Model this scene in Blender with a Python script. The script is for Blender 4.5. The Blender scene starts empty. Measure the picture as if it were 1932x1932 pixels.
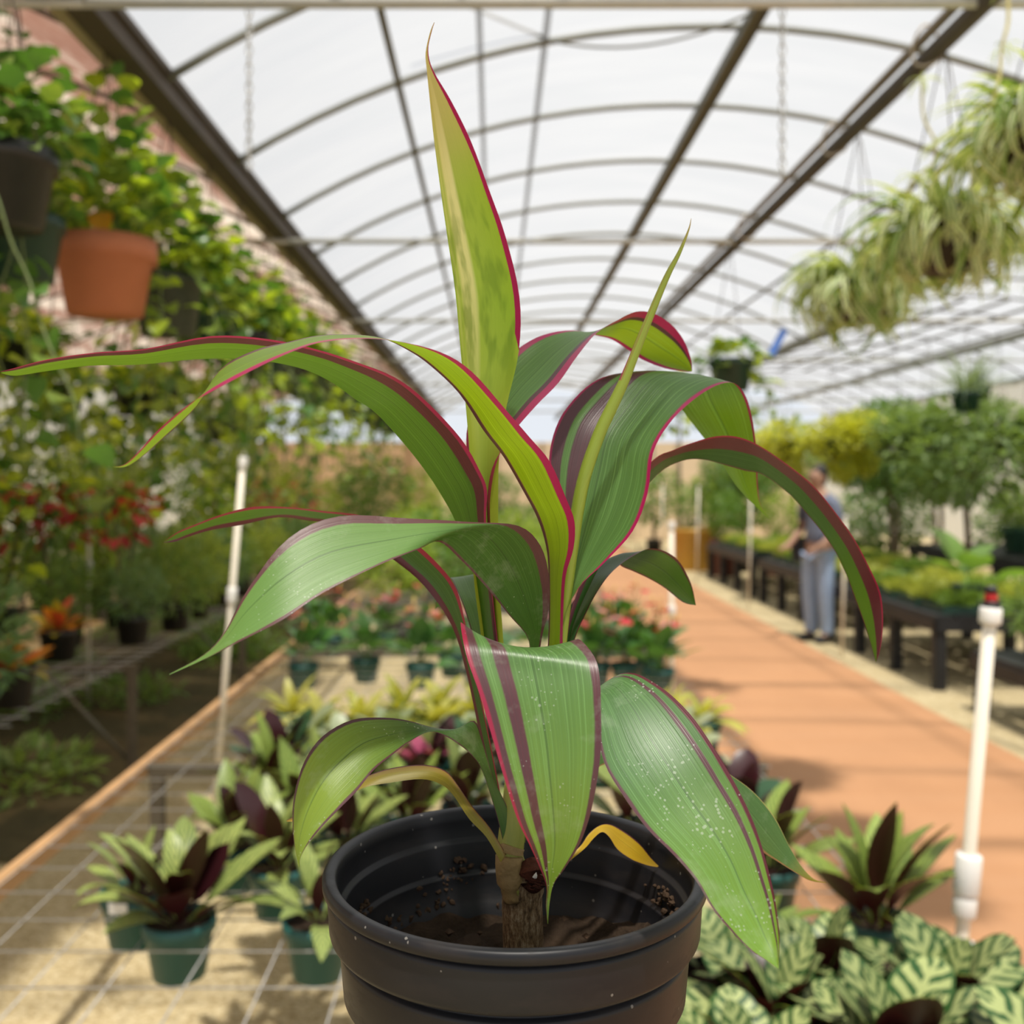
import bpy, bmesh, math, random
from mathutils import Vector, Matrix, Euler

# ------------------------------------------------------------------ camera, world, sun
scene = bpy.context.scene
COL = scene.collection
F = 1900.0            # focal length in pixels of a 1932 px wide frame
VX, VY = 933.0, 905.0 # principal point / horizon
CH = 1.6              # camera height
cam_d = bpy.data.cameras.new('camera')
cam = bpy.data.objects.new('camera', cam_d); COL.objects.link(cam)
cam.location = (0, 0, CH); cam.rotation_euler = (math.pi/2, 0, 0)
cam_d.sensor_width = 36.0; cam_d.lens = 36.0*F/1932.0
cam_d.shift_x = (966-VX)/1932.0; cam_d.shift_y = -(966-VY)/1932.0
cam_d.clip_start = 0.02; cam_d.clip_end = 200
cam_d.dof.use_dof = True; cam_d.dof.focus_distance = 0.405; cam_d.dof.aperture_fstop = 10.0
scene.camera = cam

world = bpy.data.worlds.new('world'); scene.world = world
world.use_nodes = True
wb = world.node_tree.nodes['Background']
wb.inputs[0].default_value = (0.88, 0.93, 1.0, 1); wb.inputs[1].default_value = 0.95

sun_d = bpy.data.lights.new('sun', 'SUN'); sun_d.energy = 10.0; sun_d.angle = math.radians(2.6)
sun_d.color = (1.0, 0.94, 0.84)
sun = bpy.data.objects.new('sun', sun_d); COL.objects.link(sun)
sun.rotation_euler = Vector((-0.05, 0.30, -0.95)).to_track_quat('-Z', 'Y').to_euler()
sun.location = (-4, -2, 8)

vs = scene.view_settings
vs.view_transform = 'Standard'; vs.look = 'None'; vs.exposure = 0.0; vs.gamma = 1.0
vs.use_curve_mapping = False

R = random.Random(7)
def W(px, py, Y):
    return Vector(((px-VX)/F*Y, Y, CH-(py-VY)/F*Y))

# ------------------------------------------------------------------ materials
class NT:
    def __init__(s, name):
        s.m = bpy.data.materials.new(name); s.m.use_nodes = True
        s.t = s.m.node_tree; s.t.nodes.clear()
        s.out = s.t.nodes.new('ShaderNodeOutputMaterial')
    def n(s, typ, ins=None, **kw):
        nd = s.t.nodes.new(typ)
        for k, v in kw.items(): setattr(nd, k, v)
        for k, v in (ins or {}).items(): s.set(nd, k, v)
        return nd
    def set(s, nd, k, v):
        sock = nd.inputs[k]
        if isinstance(v, bpy.types.NodeSocket): s.t.links.new(v, sock)
        elif isinstance(v, bpy.types.Node): s.t.links.new(v.outputs[0], sock)
        else:
            if isinstance(v, tuple) and len(v) == 3 and sock.type == 'RGBA': v = (*v, 1)
            sock.default_value = v
    def math(s, op, a, b=0.0, c=None):
        nd = s.n('ShaderNodeMath', {0: a, 1: b}, operation=op)
        if c is not None: s.set(nd, 2, c)
        return nd.outputs[0]
    def ramp(s, fac, stops, interp='LINEAR'):
        nd = s.n('ShaderNodeValToRGB', {0: fac}); cr = nd.color_ramp; cr.interpolation = interp
        stops = sorted(stops, key=lambda q: q[0])
        cr.elements[0].position = stops[0][0]; cr.elements[0].color = (*stops[0][1], 1)
        cr.elements[1].position = stops[-1][0]; cr.elements[1].color = (*stops[-1][1], 1)
        for p, c in stops[1:-1]:
            e = cr.elements.new(p); e.color = (*c, 1)
        return nd.outputs[0]
    def mix(s, fac, a, b, mode='MIX'):
        nd = s.n('ShaderNodeMix', data_type='RGBA', blend_type=mode)
        s.set(nd, 0, fac); s.set(nd, 6, a); s.set(nd, 7, b)
        return nd.outputs[2]
    def noise(s, vec, scale, detail=3, rough=0.5):
        nd = s.n('ShaderNodeTexNoise', {'Scale': scale, 'Detail': detail, 'Roughness': rough})
        if vec is not None: s.set(nd, 'Vector', vec)
        return nd.outputs[0]
    def obj(s): return s.n('ShaderNodeTexCoord').outputs['Object']
    def gen(s): return s.n('ShaderNodeTexCoord').outputs['Generated']
    def uv(s):
        u = s.n('ShaderNodeUVMap', uv_map='UVMap')
        sp = s.n('ShaderNodeSeparateXYZ', {0: u.outputs[0]})
        return u.outputs[0], sp.outputs[0], sp.outputs[1]
    def vec(s, x, y, z=0.0):
        return s.n('ShaderNodeCombineXYZ', {0: x, 1: y, 2: z}).outputs[0]
    def scale(s, v, sc):
        return s.n('ShaderNodeMapping', {0: v, 3: sc}).outputs[0]
    def bump(s, h, strength=0.2, dist=0.01):
        return s.n('ShaderNodeBump', {'Height': h, 'Strength': strength, 'Distance': dist}).outputs[0]
    def done(s, sh):
        s.t.links.new(sh.outputs[0] if isinstance(sh, bpy.types.Node) else sh, s.out.inputs[0]); return s.m
    def principled(s, col, rough=0.5, metal=0.0, spec=0.5, normal=None, **kw):
        p = s.n('ShaderNodeBsdfPrincipled', {'Base Color': col, 'Roughness': rough, 'Metallic': metal, 'Specular IOR Level': spec})
        if normal is not None: s.set(p, 'Normal', normal)
        for k, v in kw.items(): s.set(p, k, v)
        return p
    def leaf(s, col, tcol=None, trans=0.35, rough=0.4, spec=0.5, normal=None):
        p = s.principled(col, rough, 0, spec, normal)
        if tcol is None: tcol = s.mix(1.0, col, (1.5, 1.45, 0.55), 'MULTIPLY')
        t = s.n('ShaderNodeBsdfTranslucent', {0: tcol})
        mx = s.n('ShaderNodeMixShader', {0: trans, 1: p, 2: t})
        return s.done(mx)

MC = {}
def plain(name, col, rough=0.5, metal=0.0, spec=0.5, var=0.15, scale=20, bump=0.0):
    if name in MC: return MC[name]
    t = NT(name); nz = t.noise(t.obj(), scale, 4)
    c = t.mix(nz, tuple(max(0, x*(1-var)) for x in col), tuple(min(1, x*(1+var)) for x in col))
    nm = t.bump(nz, bump, 0.01) if bump else None
    MC[name] = t.done(t.principled(c, rough, metal, spec, nm)); return MC[name]

def leafplain(name, col, col2=None, trans=0.35, rough=0.4, spec=0.5, vein=None, edge=None):
    """leaf colour varying from base to tip and object to object, optional pale midrib or edge"""
    if name in MC: return MC[name]
    t = NT(name); uvv, u, v = t.uv()
    rnd = t.n('ShaderNodeObjectInfo').outputs['Random']
    a = t.math('ABSOLUTE', t.math('SUBTRACT', v, 0.5))
    nz = t.noise(t.vec(t.math('MULTIPLY', u, 2.0), t.math('MULTIPLY', v, 5.0), t.math('MULTIPLY', rnd, 40.0)), 2.0, 2)
    f = t.math('ADD', t.math('MULTIPLY', nz, 0.6), t.math('MULTIPLY', rnd, 0.45))
    c = t.mix(f, col, col2 or tuple(x*1.6 for x in col))
    if vein: c = t.mix(t.math('LESS_THAN', a, 0.05), c, vein)
    if edge: c = t.mix(t.math('GREATER_THAN', a, edge[1]), c, edge[0])
    MC[name] = t.leaf(c, None, trans, rough, spec); return MC[name]

def herring(name, dark, pale, freq=9.0, slant=2.2, trans=0.3, bal=0.0, midw=0.035, edge=None):
    """fishbone stripes slanting from the midrib to the margin"""
    if name in MC: return MC[name]
    t = NT(name); uvv, u, v = t.uv()
    rnd = t.n('ShaderNodeObjectInfo').outputs['Random']
    a = t.math('ABSOLUTE', t.math('SUBTRACT', v, 0.5))
    nz = t.noise(t.vec(u, v, t.math('MULTIPLY', rnd, 30)), 4.0, 2)
    ph = t.math('ADD', t.math('SUBTRACT', t.math('MULTIPLY', u, freq), t.math('MULTIPLY', a, slant*2)), t.math('MULTIPLY', nz, 0.5))
    s = t.math('SINE', t.math('MULTIPLY', ph, 6.283))
    f = t.ramp(t.math('ADD', t.math('MULTIPLY', s, 0.5), 0.5+bal), [(0.3, (0, 0, 0)), (0.62, (1, 1, 1))])
    c = t.mix(f, dark, pale)
    c = t.mix(t.math('LESS_THAN', a, midw), c, pale)
    if edge: c = t.mix(t.math('GREATER_THAN', a, edge[1]), c, edge[0])
    c = t.mix(t.math('MULTIPLY', rnd, 0.35), c, tuple(x*0.55 for x in dark))
    MC[name] = t.leaf(c, None, trans, 0.38); return MC[name]

def stripes(name, stops, trans=0.35, rough=0.4):
    if name in MC: return MC[name]
    t = NT(name); uvv, u, v = t.uv()
    c = t.ramp(v, stops)
    rnd = t.n('ShaderNodeObjectInfo').outputs['Random']
    c = t.mix(t.math('MULTIPLY', rnd, 0.18), c, (0.05, 0.13, 0.02))
    MC[name] = t.leaf(c, None, trans, rough); return MC[name]

def cordyline(name, green, stops, green2=None, u2=(0.75, 1.0), trans=0.38, spots=0.0, rough=0.36, vein=0.5, jit=0.05, fade=None):
    """long leaf: colour bands across (v), fine veins along, optional second green to the tip, mineral specks"""
    t = NT(name); uvv, u, v = t.uv()
    n1 = t.noise(t.vec(t.math('MULTIPLY', u, 5.0), t.math('MULTIPLY', v, 3.0)), 2.0, 3)
    vj = t.math('ADD', v, t.math('MULTIPLY', t.math('SUBTRACT', n1, 0.5), jit))
    st = t.noise(t.vec(t.math('MULTIPLY', u, 1.2), t.math('MULTIPLY', v, 45.0)), 1.0, 2, 0.7)
    g = green
    if green2: g = t.mix(t.n('ShaderNodeMapRange', {0: u, 1: u2[0], 2: u2[1]}).outputs[0], green, green2)
    vs_ = t.ramp(t.noise(t.vec(t.math('MULTIPLY', u, 0.8), t.math('MULTIPLY', v, 95.0)), 1.0, 2, 0.6), [(0.52, (0, 0, 0)), (0.66, (1, 1, 1))])
    g = t.mix(t.math('MULTIPLY', st, vein), g, tuple(x*0.55 for x in green))
    g = t.mix(t.math('MULTIPLY', vs_, vein*0.55), g, tuple(min(1, x*2.2+0.05) for x in green))
    mid = t.math('LESS_THAN', t.math('ABSOLUTE', t.math('SUBTRACT', v, 0.5)), 0.012)
    g = t.mix(t.math('MULTIPLY', mid, 0.5), g, tuple(x*0.5 for x in green))
    mask_stops, col_stops = [], []
    for p, c in stops:
        if c is None: mask_stops.append((p, (0, 0, 0)))
        else: mask_stops.append((p, (1, 1, 1)))
    last = next(c for p, c in stops if c is not None)
    for p, c in stops:
        last = c if c is not None else last
        col_stops.append((p, last))
    mk = t.ramp(vj, mask_stops); mc = t.ramp(vj, col_stops, 'CONSTANT' if False else 'LINEAR')
    mc = t.mix(t.math('MULTIPLY', st, 0.3), mc, (0.25, 0.02, 0.04))
    if fade:
        ff = t.math('MULTIPLY', t.n('ShaderNodeMapRange', {0: u, 1: fade[0], 2: fade[1]}).outputs[0], t.math('LESS_THAN', v, 0.5))
        mk = t.math('MULTIPLY', mk, t.math('SUBTRACT', 1.0, ff))
    c = t.mix(mk, g, mc)
    if spots > 0:
        vo = t.n('ShaderNodeTexVoronoi', {'Vector': t.obj(), 'Scale': 520.0, 'Randomness': 1.0})
        big = t.noise(t.obj(), 38, 3)
        th = t.math('MULTIPLY', t.math('SUBTRACT', big, 0.48), spots*1.6)
        sp = t.math('LESS_THAN', vo.outputs['Distance'], th)
        dst = t.ramp(t.noise(t.obj(), 60, 4, 0.7), [(0.55, (0, 0, 0)), (0.75, (1, 1, 1))])
        c = t.mix(t.math('MULTIPLY', dst, 0.22), c, (0.45, 0.52, 0.42))
        c = t.mix(t.math('MULTIPLY', sp, 0.42), c, (0.50, 0.58, 0.50))
    vn = t.noise(t.vec(t.math('MULTIPLY', u, 1.0), t.math('MULTIPLY', v, 70.0)), 1.0, 1)
    nm = t.bump(vn, 0.14, 0.001)
    tc = t.mix(mk, t.mix(1.0, c, (1.5, 1.35, 0.35), 'MULTIPLY'), t.mix(1.0, c, (1.0, 0.8, 0.9), 'MULTIPLY'))
    tf = t.math('MULTIPLY', t.math('SUBTRACT', 1.0, t.math('MULTIPLY', mk, 0.45)), trans)
    return t.leaf(c, tc, tf, rough, 0.5, nm)

# ------------------------------------------------------------------ mesh helpers
def link(name, me, parent=None, mats=()):
    o = bpy.data.objects.new(name, me); COL.objects.link(o)
    if me is not None and mats:
        if len(me.materials) == 0:
            for m in mats: me.materials.append(m)
    if parent is not None: o.parent = parent
    return o
def thing(name, label, cat, loc=(0, 0, 0), rz=0.0, group=None):
    o = bpy.data.objects.new(name, None); COL.objects.link(o)
    o.empty_display_size = 0.05
    o.location = loc; o.rotation_euler = (0, 0, rz)
    return tag(o, label, cat, group)
def tag(o, label, cat, group=None):
    o['label'] = label; o['category'] = cat
    if group: o['group'] = group
    return o
def struct(o, label=None):
    o['kind'] = 'structure'
    if label: o['label'] = label
    return o
def mesh(name, vs_, fs, uvs=None, smooth=True, fmat=None):
    me = bpy.data.meshes.new(name); me.from_pydata([tuple(v) for v in vs_], [], fs); me.update()
    if smooth:
        me.polygons.foreach_set('use_smooth', [True]*len(me.polygons))
    if uvs is not None:
        ul = me.uv_layers.new(name='UVMap')
        for l in me.loops: ul.data[l.index].uv = uvs[l.vertex_index]
    if fmat is not None: me.polygons.foreach_set('material_index', fmat)
    return me
def box_data(c, s):
    x, y, z = c; a, b, d = s[0]/2, s[1]/2, s[2]/2
    v = [(x+i*a, y+j*b, z+k*d) for i in (-1, 1) for j in (-1, 1) for k in (-1, 1)]
    f = [(0, 1, 3, 2), (4, 6, 7, 5), (0, 4, 5, 1), (2, 3, 7, 6), (0, 2, 6, 4), (1, 5, 7, 3)]
    return v, f
def boxes(name, lst, bevel=0.0):
    V, Fc = [], []
    for c, s in lst:
        v, f = box_data(c, s); o = len(V); V += v; Fc += [tuple(i+o for i in q) for q in f]
    me = mesh(name, V, Fc, None, False)
    if bevel:
        bm = bmesh.new(); bm.from_mesh(me)
        bmesh.ops.bevel(bm, geom=bm.edges[:], offset=bevel, segments=2, affect='EDGES')
        bm.to_mesh(me); bm.free()
    return me
def tube(name, pts, rad, seg=8, caps=True):
    pts = [Vector(p) for p in pts]; n = len(pts)
    if not hasattr(rad, '__len__'): rad = [rad]*n
    V, Fc, UV = [], [], []
    up = Vector((0.13, 0.21, 0.97))
    for i, p in enumerate(pts):
        d = (pts[min(i+1, n-1)]-pts[max(i-1, 0)]).normalized()
        a = d.cross(up)
        if a.length < 0.05: a = d.cross(Vector((1, 0, 0)))
        a.normalize(); b = d.cross(a).normalized()
        for k in range(seg):
            t = 2*math.pi*k/seg
            V.append(p+(a*math.cos(t)+b*math.sin(t))*rad[i]); UV.append((i/(n-1), k/seg))
    for i in range(n-1):
        for k in range(seg):
            Fc.append((i*seg+k, i*seg+(k+1) % seg, (i+1)*seg+(k+1) % seg, (i+1)*seg+k))
    if caps:
        Fc.append(tuple(range(seg-1, -1, -1))); Fc.append(tuple((n-1)*seg+k for k in range(seg)))
    return mesh(name, V, Fc, UV)
def lathe(name, prof, seg=24):
    V, Fc = [], []
    for r, z in prof:
        for k in range(seg):
            t = 2*math.pi*k/seg; V.append((r*math.cos(t), r*math.sin(t), z))
    for i in range(len(prof)-1):
        for k in range(seg):
            Fc.append((i*seg+k, i*seg+(k+1) % seg, (i+1)*seg+(k+1) % seg, (i+1)*seg+k))
    if prof[0][0] > 1e-4: Fc.append(tuple(range(seg-1, -1, -1)))
    if prof[-1][0] > 1e-4: Fc.append(tuple((len(prof)-1)*seg+k for k in range(seg)))
    return mesh(name, V, Fc)
def catmull(P, t):
    n = len(P); i = min(int(t), n-2); f = t-i
    p0, p1, p2, p3 = P[max(i-1, 0)], P[i], P[i+1], P[min(i+2, n-1)]
    return 0.5*((2*p1)+(p2-p0)*f+(2*p0-5*p1+4*p2-p3)*f*f+(3*p1-p0-3*p2+p3)*f**3)
def smoothline(pts, k=5):
    P = [Vector(p) for p in pts]; N = (len(P)-1)*k
    return [catmull(P, i/k) for i in range(N)]+[P[-1]]
def arc_line(a, b, sag, n=8):
    a, b = Vector(a), Vector(b)
    return [a.lerp(b, i/n)+Vector((0, 0, -4*sag*(i/n)*(1-i/n))) for i in range(n+1)]

WF = {
 'lance': lambda s: max(0.0, math.sin(math.pi*min(1, s)**0.85))**0.8,
 'ellipse': lambda s: max(0.0, math.sin(math.pi*s))**0.55,
 'heart': lambda s: max(0.0, math.sin(math.pi*s**0.62))**0.75,
 'strap': lambda s: min(1, 0.5+s*3)*min(1, (1-s)*2.2+0.04),
}
def blade(name, L, Wd, bend=0.6, fold=0.2, pet=0.15, shape='lance', n=7, mats=(), two=False, petw=0.06, curl=0.0, wave=0.0):
    """leaf along +X, bending down; petiole first; optional second layer with its own underside material"""
    V, UV, Fc, FM = [], [], [], []
    x = z = 0.0; ang = 0.0
    rows = []
    if pet > 0: rows.append((-1.0, 0, 0, petw*Wd, 0))
    px = pet*L; x = px*math.cos(0); z = 0
    wf = WF[shape]
    for i in range(n+1):
        s = i/n
        if i: ang = -bend*(s**1.2); x += math.cos(ang)*L*(1-pet)/n; z += math.sin(ang)*L*(1-pet)/n
        w = max(wf(s)*Wd/2, petw*Wd if i < n else 0.002*Wd)
        rows.append((s, x, z, w, ang))
    for (s, x, z, w, a) in rows:
        u = max(0.0, s)
        up = Vector((-math.sin(a), 0, math.cos(a)))
        c = Vector((x, 0, z)); wv = wave*Wd*math.sin(s*19)
        V += [c+Vector((0, w, 0))+up*(fold*w+wv), c, c+Vector((0, -w, 0))+up*(fold*w-wv)]
        UV += [(u, 0.0), (u, 0.5), (u, 1.0)]
    nr = len(rows)
    for i in range(nr-1):
        for k in range(2):
            Fc.append((i*3+k, i*3+k+1, i*3+k+4, i*3+k+3)); FM.append(0)
    if two:
        o = len(V); off = 0.0012
        for (s, x, z, w, a), j in zip(rows, range(nr)):
            up = Vector((-math.sin(a), 0, math.cos(a)))
            for k in range(3): V.append(V[j*3+k]-up*off); UV.append(UV[j*3+k])
        for i in range(nr-1):
            for k in range(2):
                Fc.append((o+i*3+k+3, o+i*3+k+4, o+i*3+k+1, o+i*3+k)); FM.append(1)
    me = mesh(name, V, Fc, UV, True, FM)
    for m in mats: me.materials.append(m)
    return me

def put(name, me, parent, loc=(0, 0, 0), rot=(0, 0, 0), sc=1.0):
    o = bpy.data.objects.new(name, me); COL.objects.link(o); o.parent = parent
    o.location = loc; o.rotation_euler = rot
    o.scale = (sc, sc, sc) if not hasattr(sc, '__len__') else sc
    return o
def blob(name, n, rx, ry, rz, L, Wd, mat, seed, hollow=0.45, down=0.2):
    """joined small leaves filling an ellipsoid"""
    r = random.Random(seed); V, Fc, UV = [], [], []
    for _ in range(n):
        while True:
            p = Vector((r.uniform(-1, 1), r.uniform(-1, 1), r.uniform(-1, 1)))
            if hollow < p.length < 1: break
        d = Vector((p.x+r.gauss(0, .5), p.y+r.gauss(0, .5), p.z*0.5+r.gauss(0, .45)-down)).normalized()
        sd = d.cross(Vector((r.gauss(0, .3), r.gauss(0, .3), 1))).normalized()
        c = Vector((p.x*rx, p.y*ry, p.z*rz)); l = L*r.uniform(.6, 1.25); w = Wd*r.uniform(.7, 1.2)/2
        nn = sd.cross(d)*l*0.12; o = len(V)
        V += [c, c+d*l*.5+sd*w+nn, c+d*l, c+d*l*.5-sd*w+nn, c+d*l*.5]
        UV += [(0, .5), (.5, 1), (1, .5), (.5, 0), (.5, .5)]
        Fc += [(o, o+1, o+4), (o+1, o+2, o+4), (o, o+4, o+3), (o+4, o+2, o+3)]
    me = mesh(name, V, Fc, UV); me.materials.append(mat); return me

# ------------------------------------------------------------------ shared materials
t = NT('gravel'); g = t.obj()
vo = t.n('ShaderNodeTexVoronoi', {'Vector': g, 'Scale': 75.0})
big = t.noise(g, 1.6, 3); fine = t.noise(g, 160, 3)
c = t.ramp(t.n('ShaderNodeSeparateColor', {0: vo.outputs['Color']}).outputs[0], [(0.0, (0.36, 0.27, 0.13)), (0.5, (0.58, 0.47, 0.26)), (1.0, (0.72, 0.62, 0.40))])
c = t.mix(t.math('MULTIPLY', fine, 0.4), c, (0.30, 0.22, 0.10))
c = t.mix(t.math('MULTIPLY', big, 0.35), c, (0.48, 0.42, 0.30))
hgt = t.math('SUBTRACT', 1.0, vo.outputs['Distance'])
M_gravel = t.done(t.principled(c, 0.9, 0, 0.2, t.bump(hgt, 0.7, 0.012)))

t = NT('stained_concrete'); g = t.obj()
n1 = t.noise(t.scale(g, (1.0, 0.35, 1)), 2.0, 4, 0.6); n2 = t.noise(g, 60, 3)
bd = t.noise(t.scale(g, (0.3, 3.0, 1)), 2.0, 2)
c = t.mix(n1, (0.36, 0.175, 0.08), (0.52, 0.265, 0.125))
c = t.mix(t.math('MULTIPLY', bd, 0.45), c, (0.50, 0.30, 0.18))
c = t.mix(t.math('MULTIPLY', n2, 0.25), c, (0.36, 0.20, 0.11))
M_path = t.done(t.principled(c, 0.85, 0, 0.25, t.bump(n2, 0.1, 0.004)))

def film(name, tcol, trcol, k_lo, k_hi, stain=None):
    t = NT(name); g = t.obj()
    wr = t.noise(t.scale(g, (0.5, 2.2, 0.5)), 1.4, 4, 0.6)
    k = t.n('ShaderNodeMapRange', {0: wr, 1: 0.3, 2: 0.7, 3: k_lo, 4: k_hi}).outputs[0]
    tc, rc = tcol, trcol
    if stain:
        sn = t.noise(t.scale(g, (1.6, 0.55, 1.0)), 1.5, 5, 0.65)
        ln = t.noise(t.scale(g, (0.6, 14.0, 0.6)), 1.0, 2, 0.6)
        f = t.ramp(t.math('ADD', t.math('MULTIPLY', sn, 0.75), t.math('MULTIPLY', ln, 0.25)), [(0.42, (0, 0, 0)), (0.56, (1, 1, 1))])
        tc = t.mix(f, tcol, stain); rc = t.mix(f, trcol, tuple(x*0.8 for x in stain))
    tl = t.n('ShaderNodeBsdfTranslucent', {0: tc}); tr = t.n('ShaderNodeBsdfTransparent', {0: rc})
    return t.done(t.n('ShaderNodeMixShader', {0: k, 1: tl, 2: tr}))
M_film = film('greenhouse_film', (0.36, 0.36, 0.36), (0.72, 0.72, 0.72), 0.54, 0.66)
M_film_brown = film('weathered_film', (0.40, 0.335, 0.26), (0.64, 0.56, 0.48), 0.36, 0.44, (0.185, 0.098, 0.07))
M_film_wall = film('side_film', (0.70, 0.65, 0.55), (0.92, 0.89, 0.82), 0.50, 0.6)
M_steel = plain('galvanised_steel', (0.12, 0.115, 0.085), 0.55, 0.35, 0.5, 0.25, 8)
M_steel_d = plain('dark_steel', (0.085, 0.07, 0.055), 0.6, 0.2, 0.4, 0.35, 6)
M_gutter = plain('gutter_metal', (0.075, 0.058, 0.042), 0.6, 0.2, 0.4, 0.35, 5)
M_hoop = plain('hoop_pipe', (0.22, 0.225, 0.20), 0.5, 0.3, 0.5, 0.2, 6)
M_pvc = plain('white_pvc', (0.80, 0.74, 0.62), 0.4, 0, 0.5, 0.06, 12)
M_pvc_w = plain('white_pvc_fitting', (0.84, 0.83, 0.80), 0.4, 0, 0.5, 0.04, 12)
M_wire = plain('wire_metal', (0.42, 0.42, 0.41), 0.4, 0.5, 0.5, 0.2, 30)
M_board = plain('tan_board', (0.45, 0.27, 0.13), 0.8, 0, 0.3, 0.3, 12, 0.2)
M_dkwood = plain('grey_wood', (0.10, 0.085, 0.06), 0.9, 0, 0.2, 0.3, 10)
M_teal = plain('teal_pot', (0.012, 0.085, 0.075), 0.45, 0, 0.5, 0.2, 8)
M_green_pot = plain('dark_green_pot', (0.012, 0.045, 0.032), 0.45, 0, 0.5, 0.2, 8)
M_black = plain('black_plastic', (0.014, 0.014, 0.015), 0.42, 0, 0.5, 0.3, 30)
M_terra = plain('terracotta', (0.48, 0.17, 0.085), 0.75, 0, 0.3, 0.16, 6)
M_maroon = plain('maroon_pot', (0.15, 0.045, 0.035), 0.6, 0, 0.4, 0.2, 6)
M_yellowpot = plain('yellow_glaze', (0.52, 0.30, 0.05), 0.4, 0, 0.5, 0.2, 6)
M_brownpot = plain('brown_bowl', (0.030, 0.018, 0.012), 0.6, 0, 0.4, 0.25, 10)
M_soil = plain('soil', (0.032, 0.020, 0.012), 0.95, 0, 0.2, 0.8, 70, 1.0)
M_whitetag = plain('white_tag', (0.78, 0.78, 0.76), 0.5)
M_bluetag = plain('blue_tag', (0.08, 0.20, 0.62), 0.45)
M_stem = plain('plant_stem', (0.13, 0.17, 0.05), 0.6)
M_bark = plain('grey_bark', (0.16, 0.12, 0.08), 0.9, 0, 0.2, 0.5, 30, 0.5)
M_tan = plain('tan_wall', (0.66, 0.52, 0.36), 0.85, 0, 0.3, 0.08, 2)

# ------------------------------------------------------------------ setting
YB, YF = -3.0, 27.0
GX = -1.39; AX = 1.17; HG = CH+1.70; HA = CH+2.43; SPAN = 5.12
Rr = ((AX-GX)**2+(HA-HG)**2)/(2*(HA-HG))
def arch_z(x, ax): return HA-Rr+math.sqrt(Rr*Rr-(x-ax)**2)
def arch_pts(ax, n=20, dz=0.0):
    return [(ax-2.56+5.12*i/n, arch_z(ax-2.56+5.12*i/n, ax)+dz) for i in range(n+1)]

v, f = box_data((1, 12, -0.1), (22, 34, 0.2))
floor = struct(link('floor', mesh('floor', v, f, None, False), None, [M_gravel]), 'pale beige gravel floor of the greenhouse')
v, f = box_data((1.925, 12.0, 0.0), (2.15, 30.0, 0.03))
path = struct(link('path', mesh('path', v, f, None, False), None, [M_path]), 'orange stained concrete walkway')

def film_sheet(name, ax, mat, label):
    P = arch_pts(ax, 24, 0.03); V, Fc = [], []
    ys = [YB, 5, 12, 20, YF]
    for y in ys:
        for x, z in P: V.append((x, y, z))
    k = len(P)
    for j in range(len(ys)-1):
        for i in range(k-1): Fc.append((j*k+i, j*k+i+1, (j+1)*k+i+1, (j+1)*k+i))
    return struct(link(name, mesh(name, V, Fc), None, [mat]), label)
ceil_main = film_sheet('ceiling', AX, M_film, 'arched white plastic film roof over the aisle')
ceil_l = film_sheet('ceiling_left', AX-SPAN, M_film_brown, 'weathered brown stained film roof of the next bay')
ceil_r = film_sheet('ceiling_right', AX+SPAN, M_film, 'white film roof of the bay beyond the benches')

me_hoop = tube('roof_hoop', [(x, 0, z) for x, z in arch_pts(0, 24)], 0.019, 8); me_hoop.materials.append(M_hoop)
me_hoop_t = tube('roof_hoop_thin', [(x, 0, z) for x, z in arch_pts(0, 24)], 0.014, 6); me_hoop_t.materials.append(M_steel_d)
HS = 1.133
for k in range(-6, 19):
    y = 5.40+k*HS
    for c_, ax, me in ((ceil_main, AX, me_hoop), (ceil_l, AX-SPAN, me_hoop_t), (ceil_r, AX+SPAN, me_hoop_t)):
        put('roof_hoop', me, c_, (ax, y, 0))
def run(name, x, z, rad, mat, parent, y0=YB, y1=YF, seg=8):
    me = tube(name, [(0, y0, 0), (0, (y0+y1)/2, 0), (0, y1, 0)], rad, seg); me.materials.append(mat)
    return put(name, me, parent, (x, 0, z))
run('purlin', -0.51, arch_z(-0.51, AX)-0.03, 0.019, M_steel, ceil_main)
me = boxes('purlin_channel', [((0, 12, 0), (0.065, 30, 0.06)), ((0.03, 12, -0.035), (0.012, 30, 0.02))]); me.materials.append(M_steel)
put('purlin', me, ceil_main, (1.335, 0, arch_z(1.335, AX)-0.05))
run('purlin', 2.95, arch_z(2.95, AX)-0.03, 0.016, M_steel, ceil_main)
# left gutter: channel with a lip and a lighter flange
me = boxes('gutter', [((0, 12, 0), (0.10, 30, 0.09)), ((0.055, 12, 0.05), (0.03, 30, 0.035)), ((-0.085, 12, 0.01), (0.05, 30, 0.03))]); me.materials.append(M_gutter)
put('gutter', me, ceil_main, (GX-0.045, 0, HG-0.03))
me = boxes('gutter_flange', [((0, 12, 0), (0.055, 30, 0.02))]); me.materials.append(plain('flange_metal', (0.42, 0.36, 0.25), 0.6, 0.2))
put('gutter_flange', me, ceil_main, (GX-0.16, 0, HG-0.03))
me = boxes('gutter_r', [((0, 12, 0), (0.09, 30, 0.06))]); me.materials.append(M_hoop)
put('gutter', me, ceil_main, (GX+SPAN, 0, HG-0.02))
put('gutter', me, ceil_r, (GX+2*SPAN, 0, HG-0.02)); put('gutter', me, ceil_l, (GX-SPAN, 0, HG-0.02))
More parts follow.
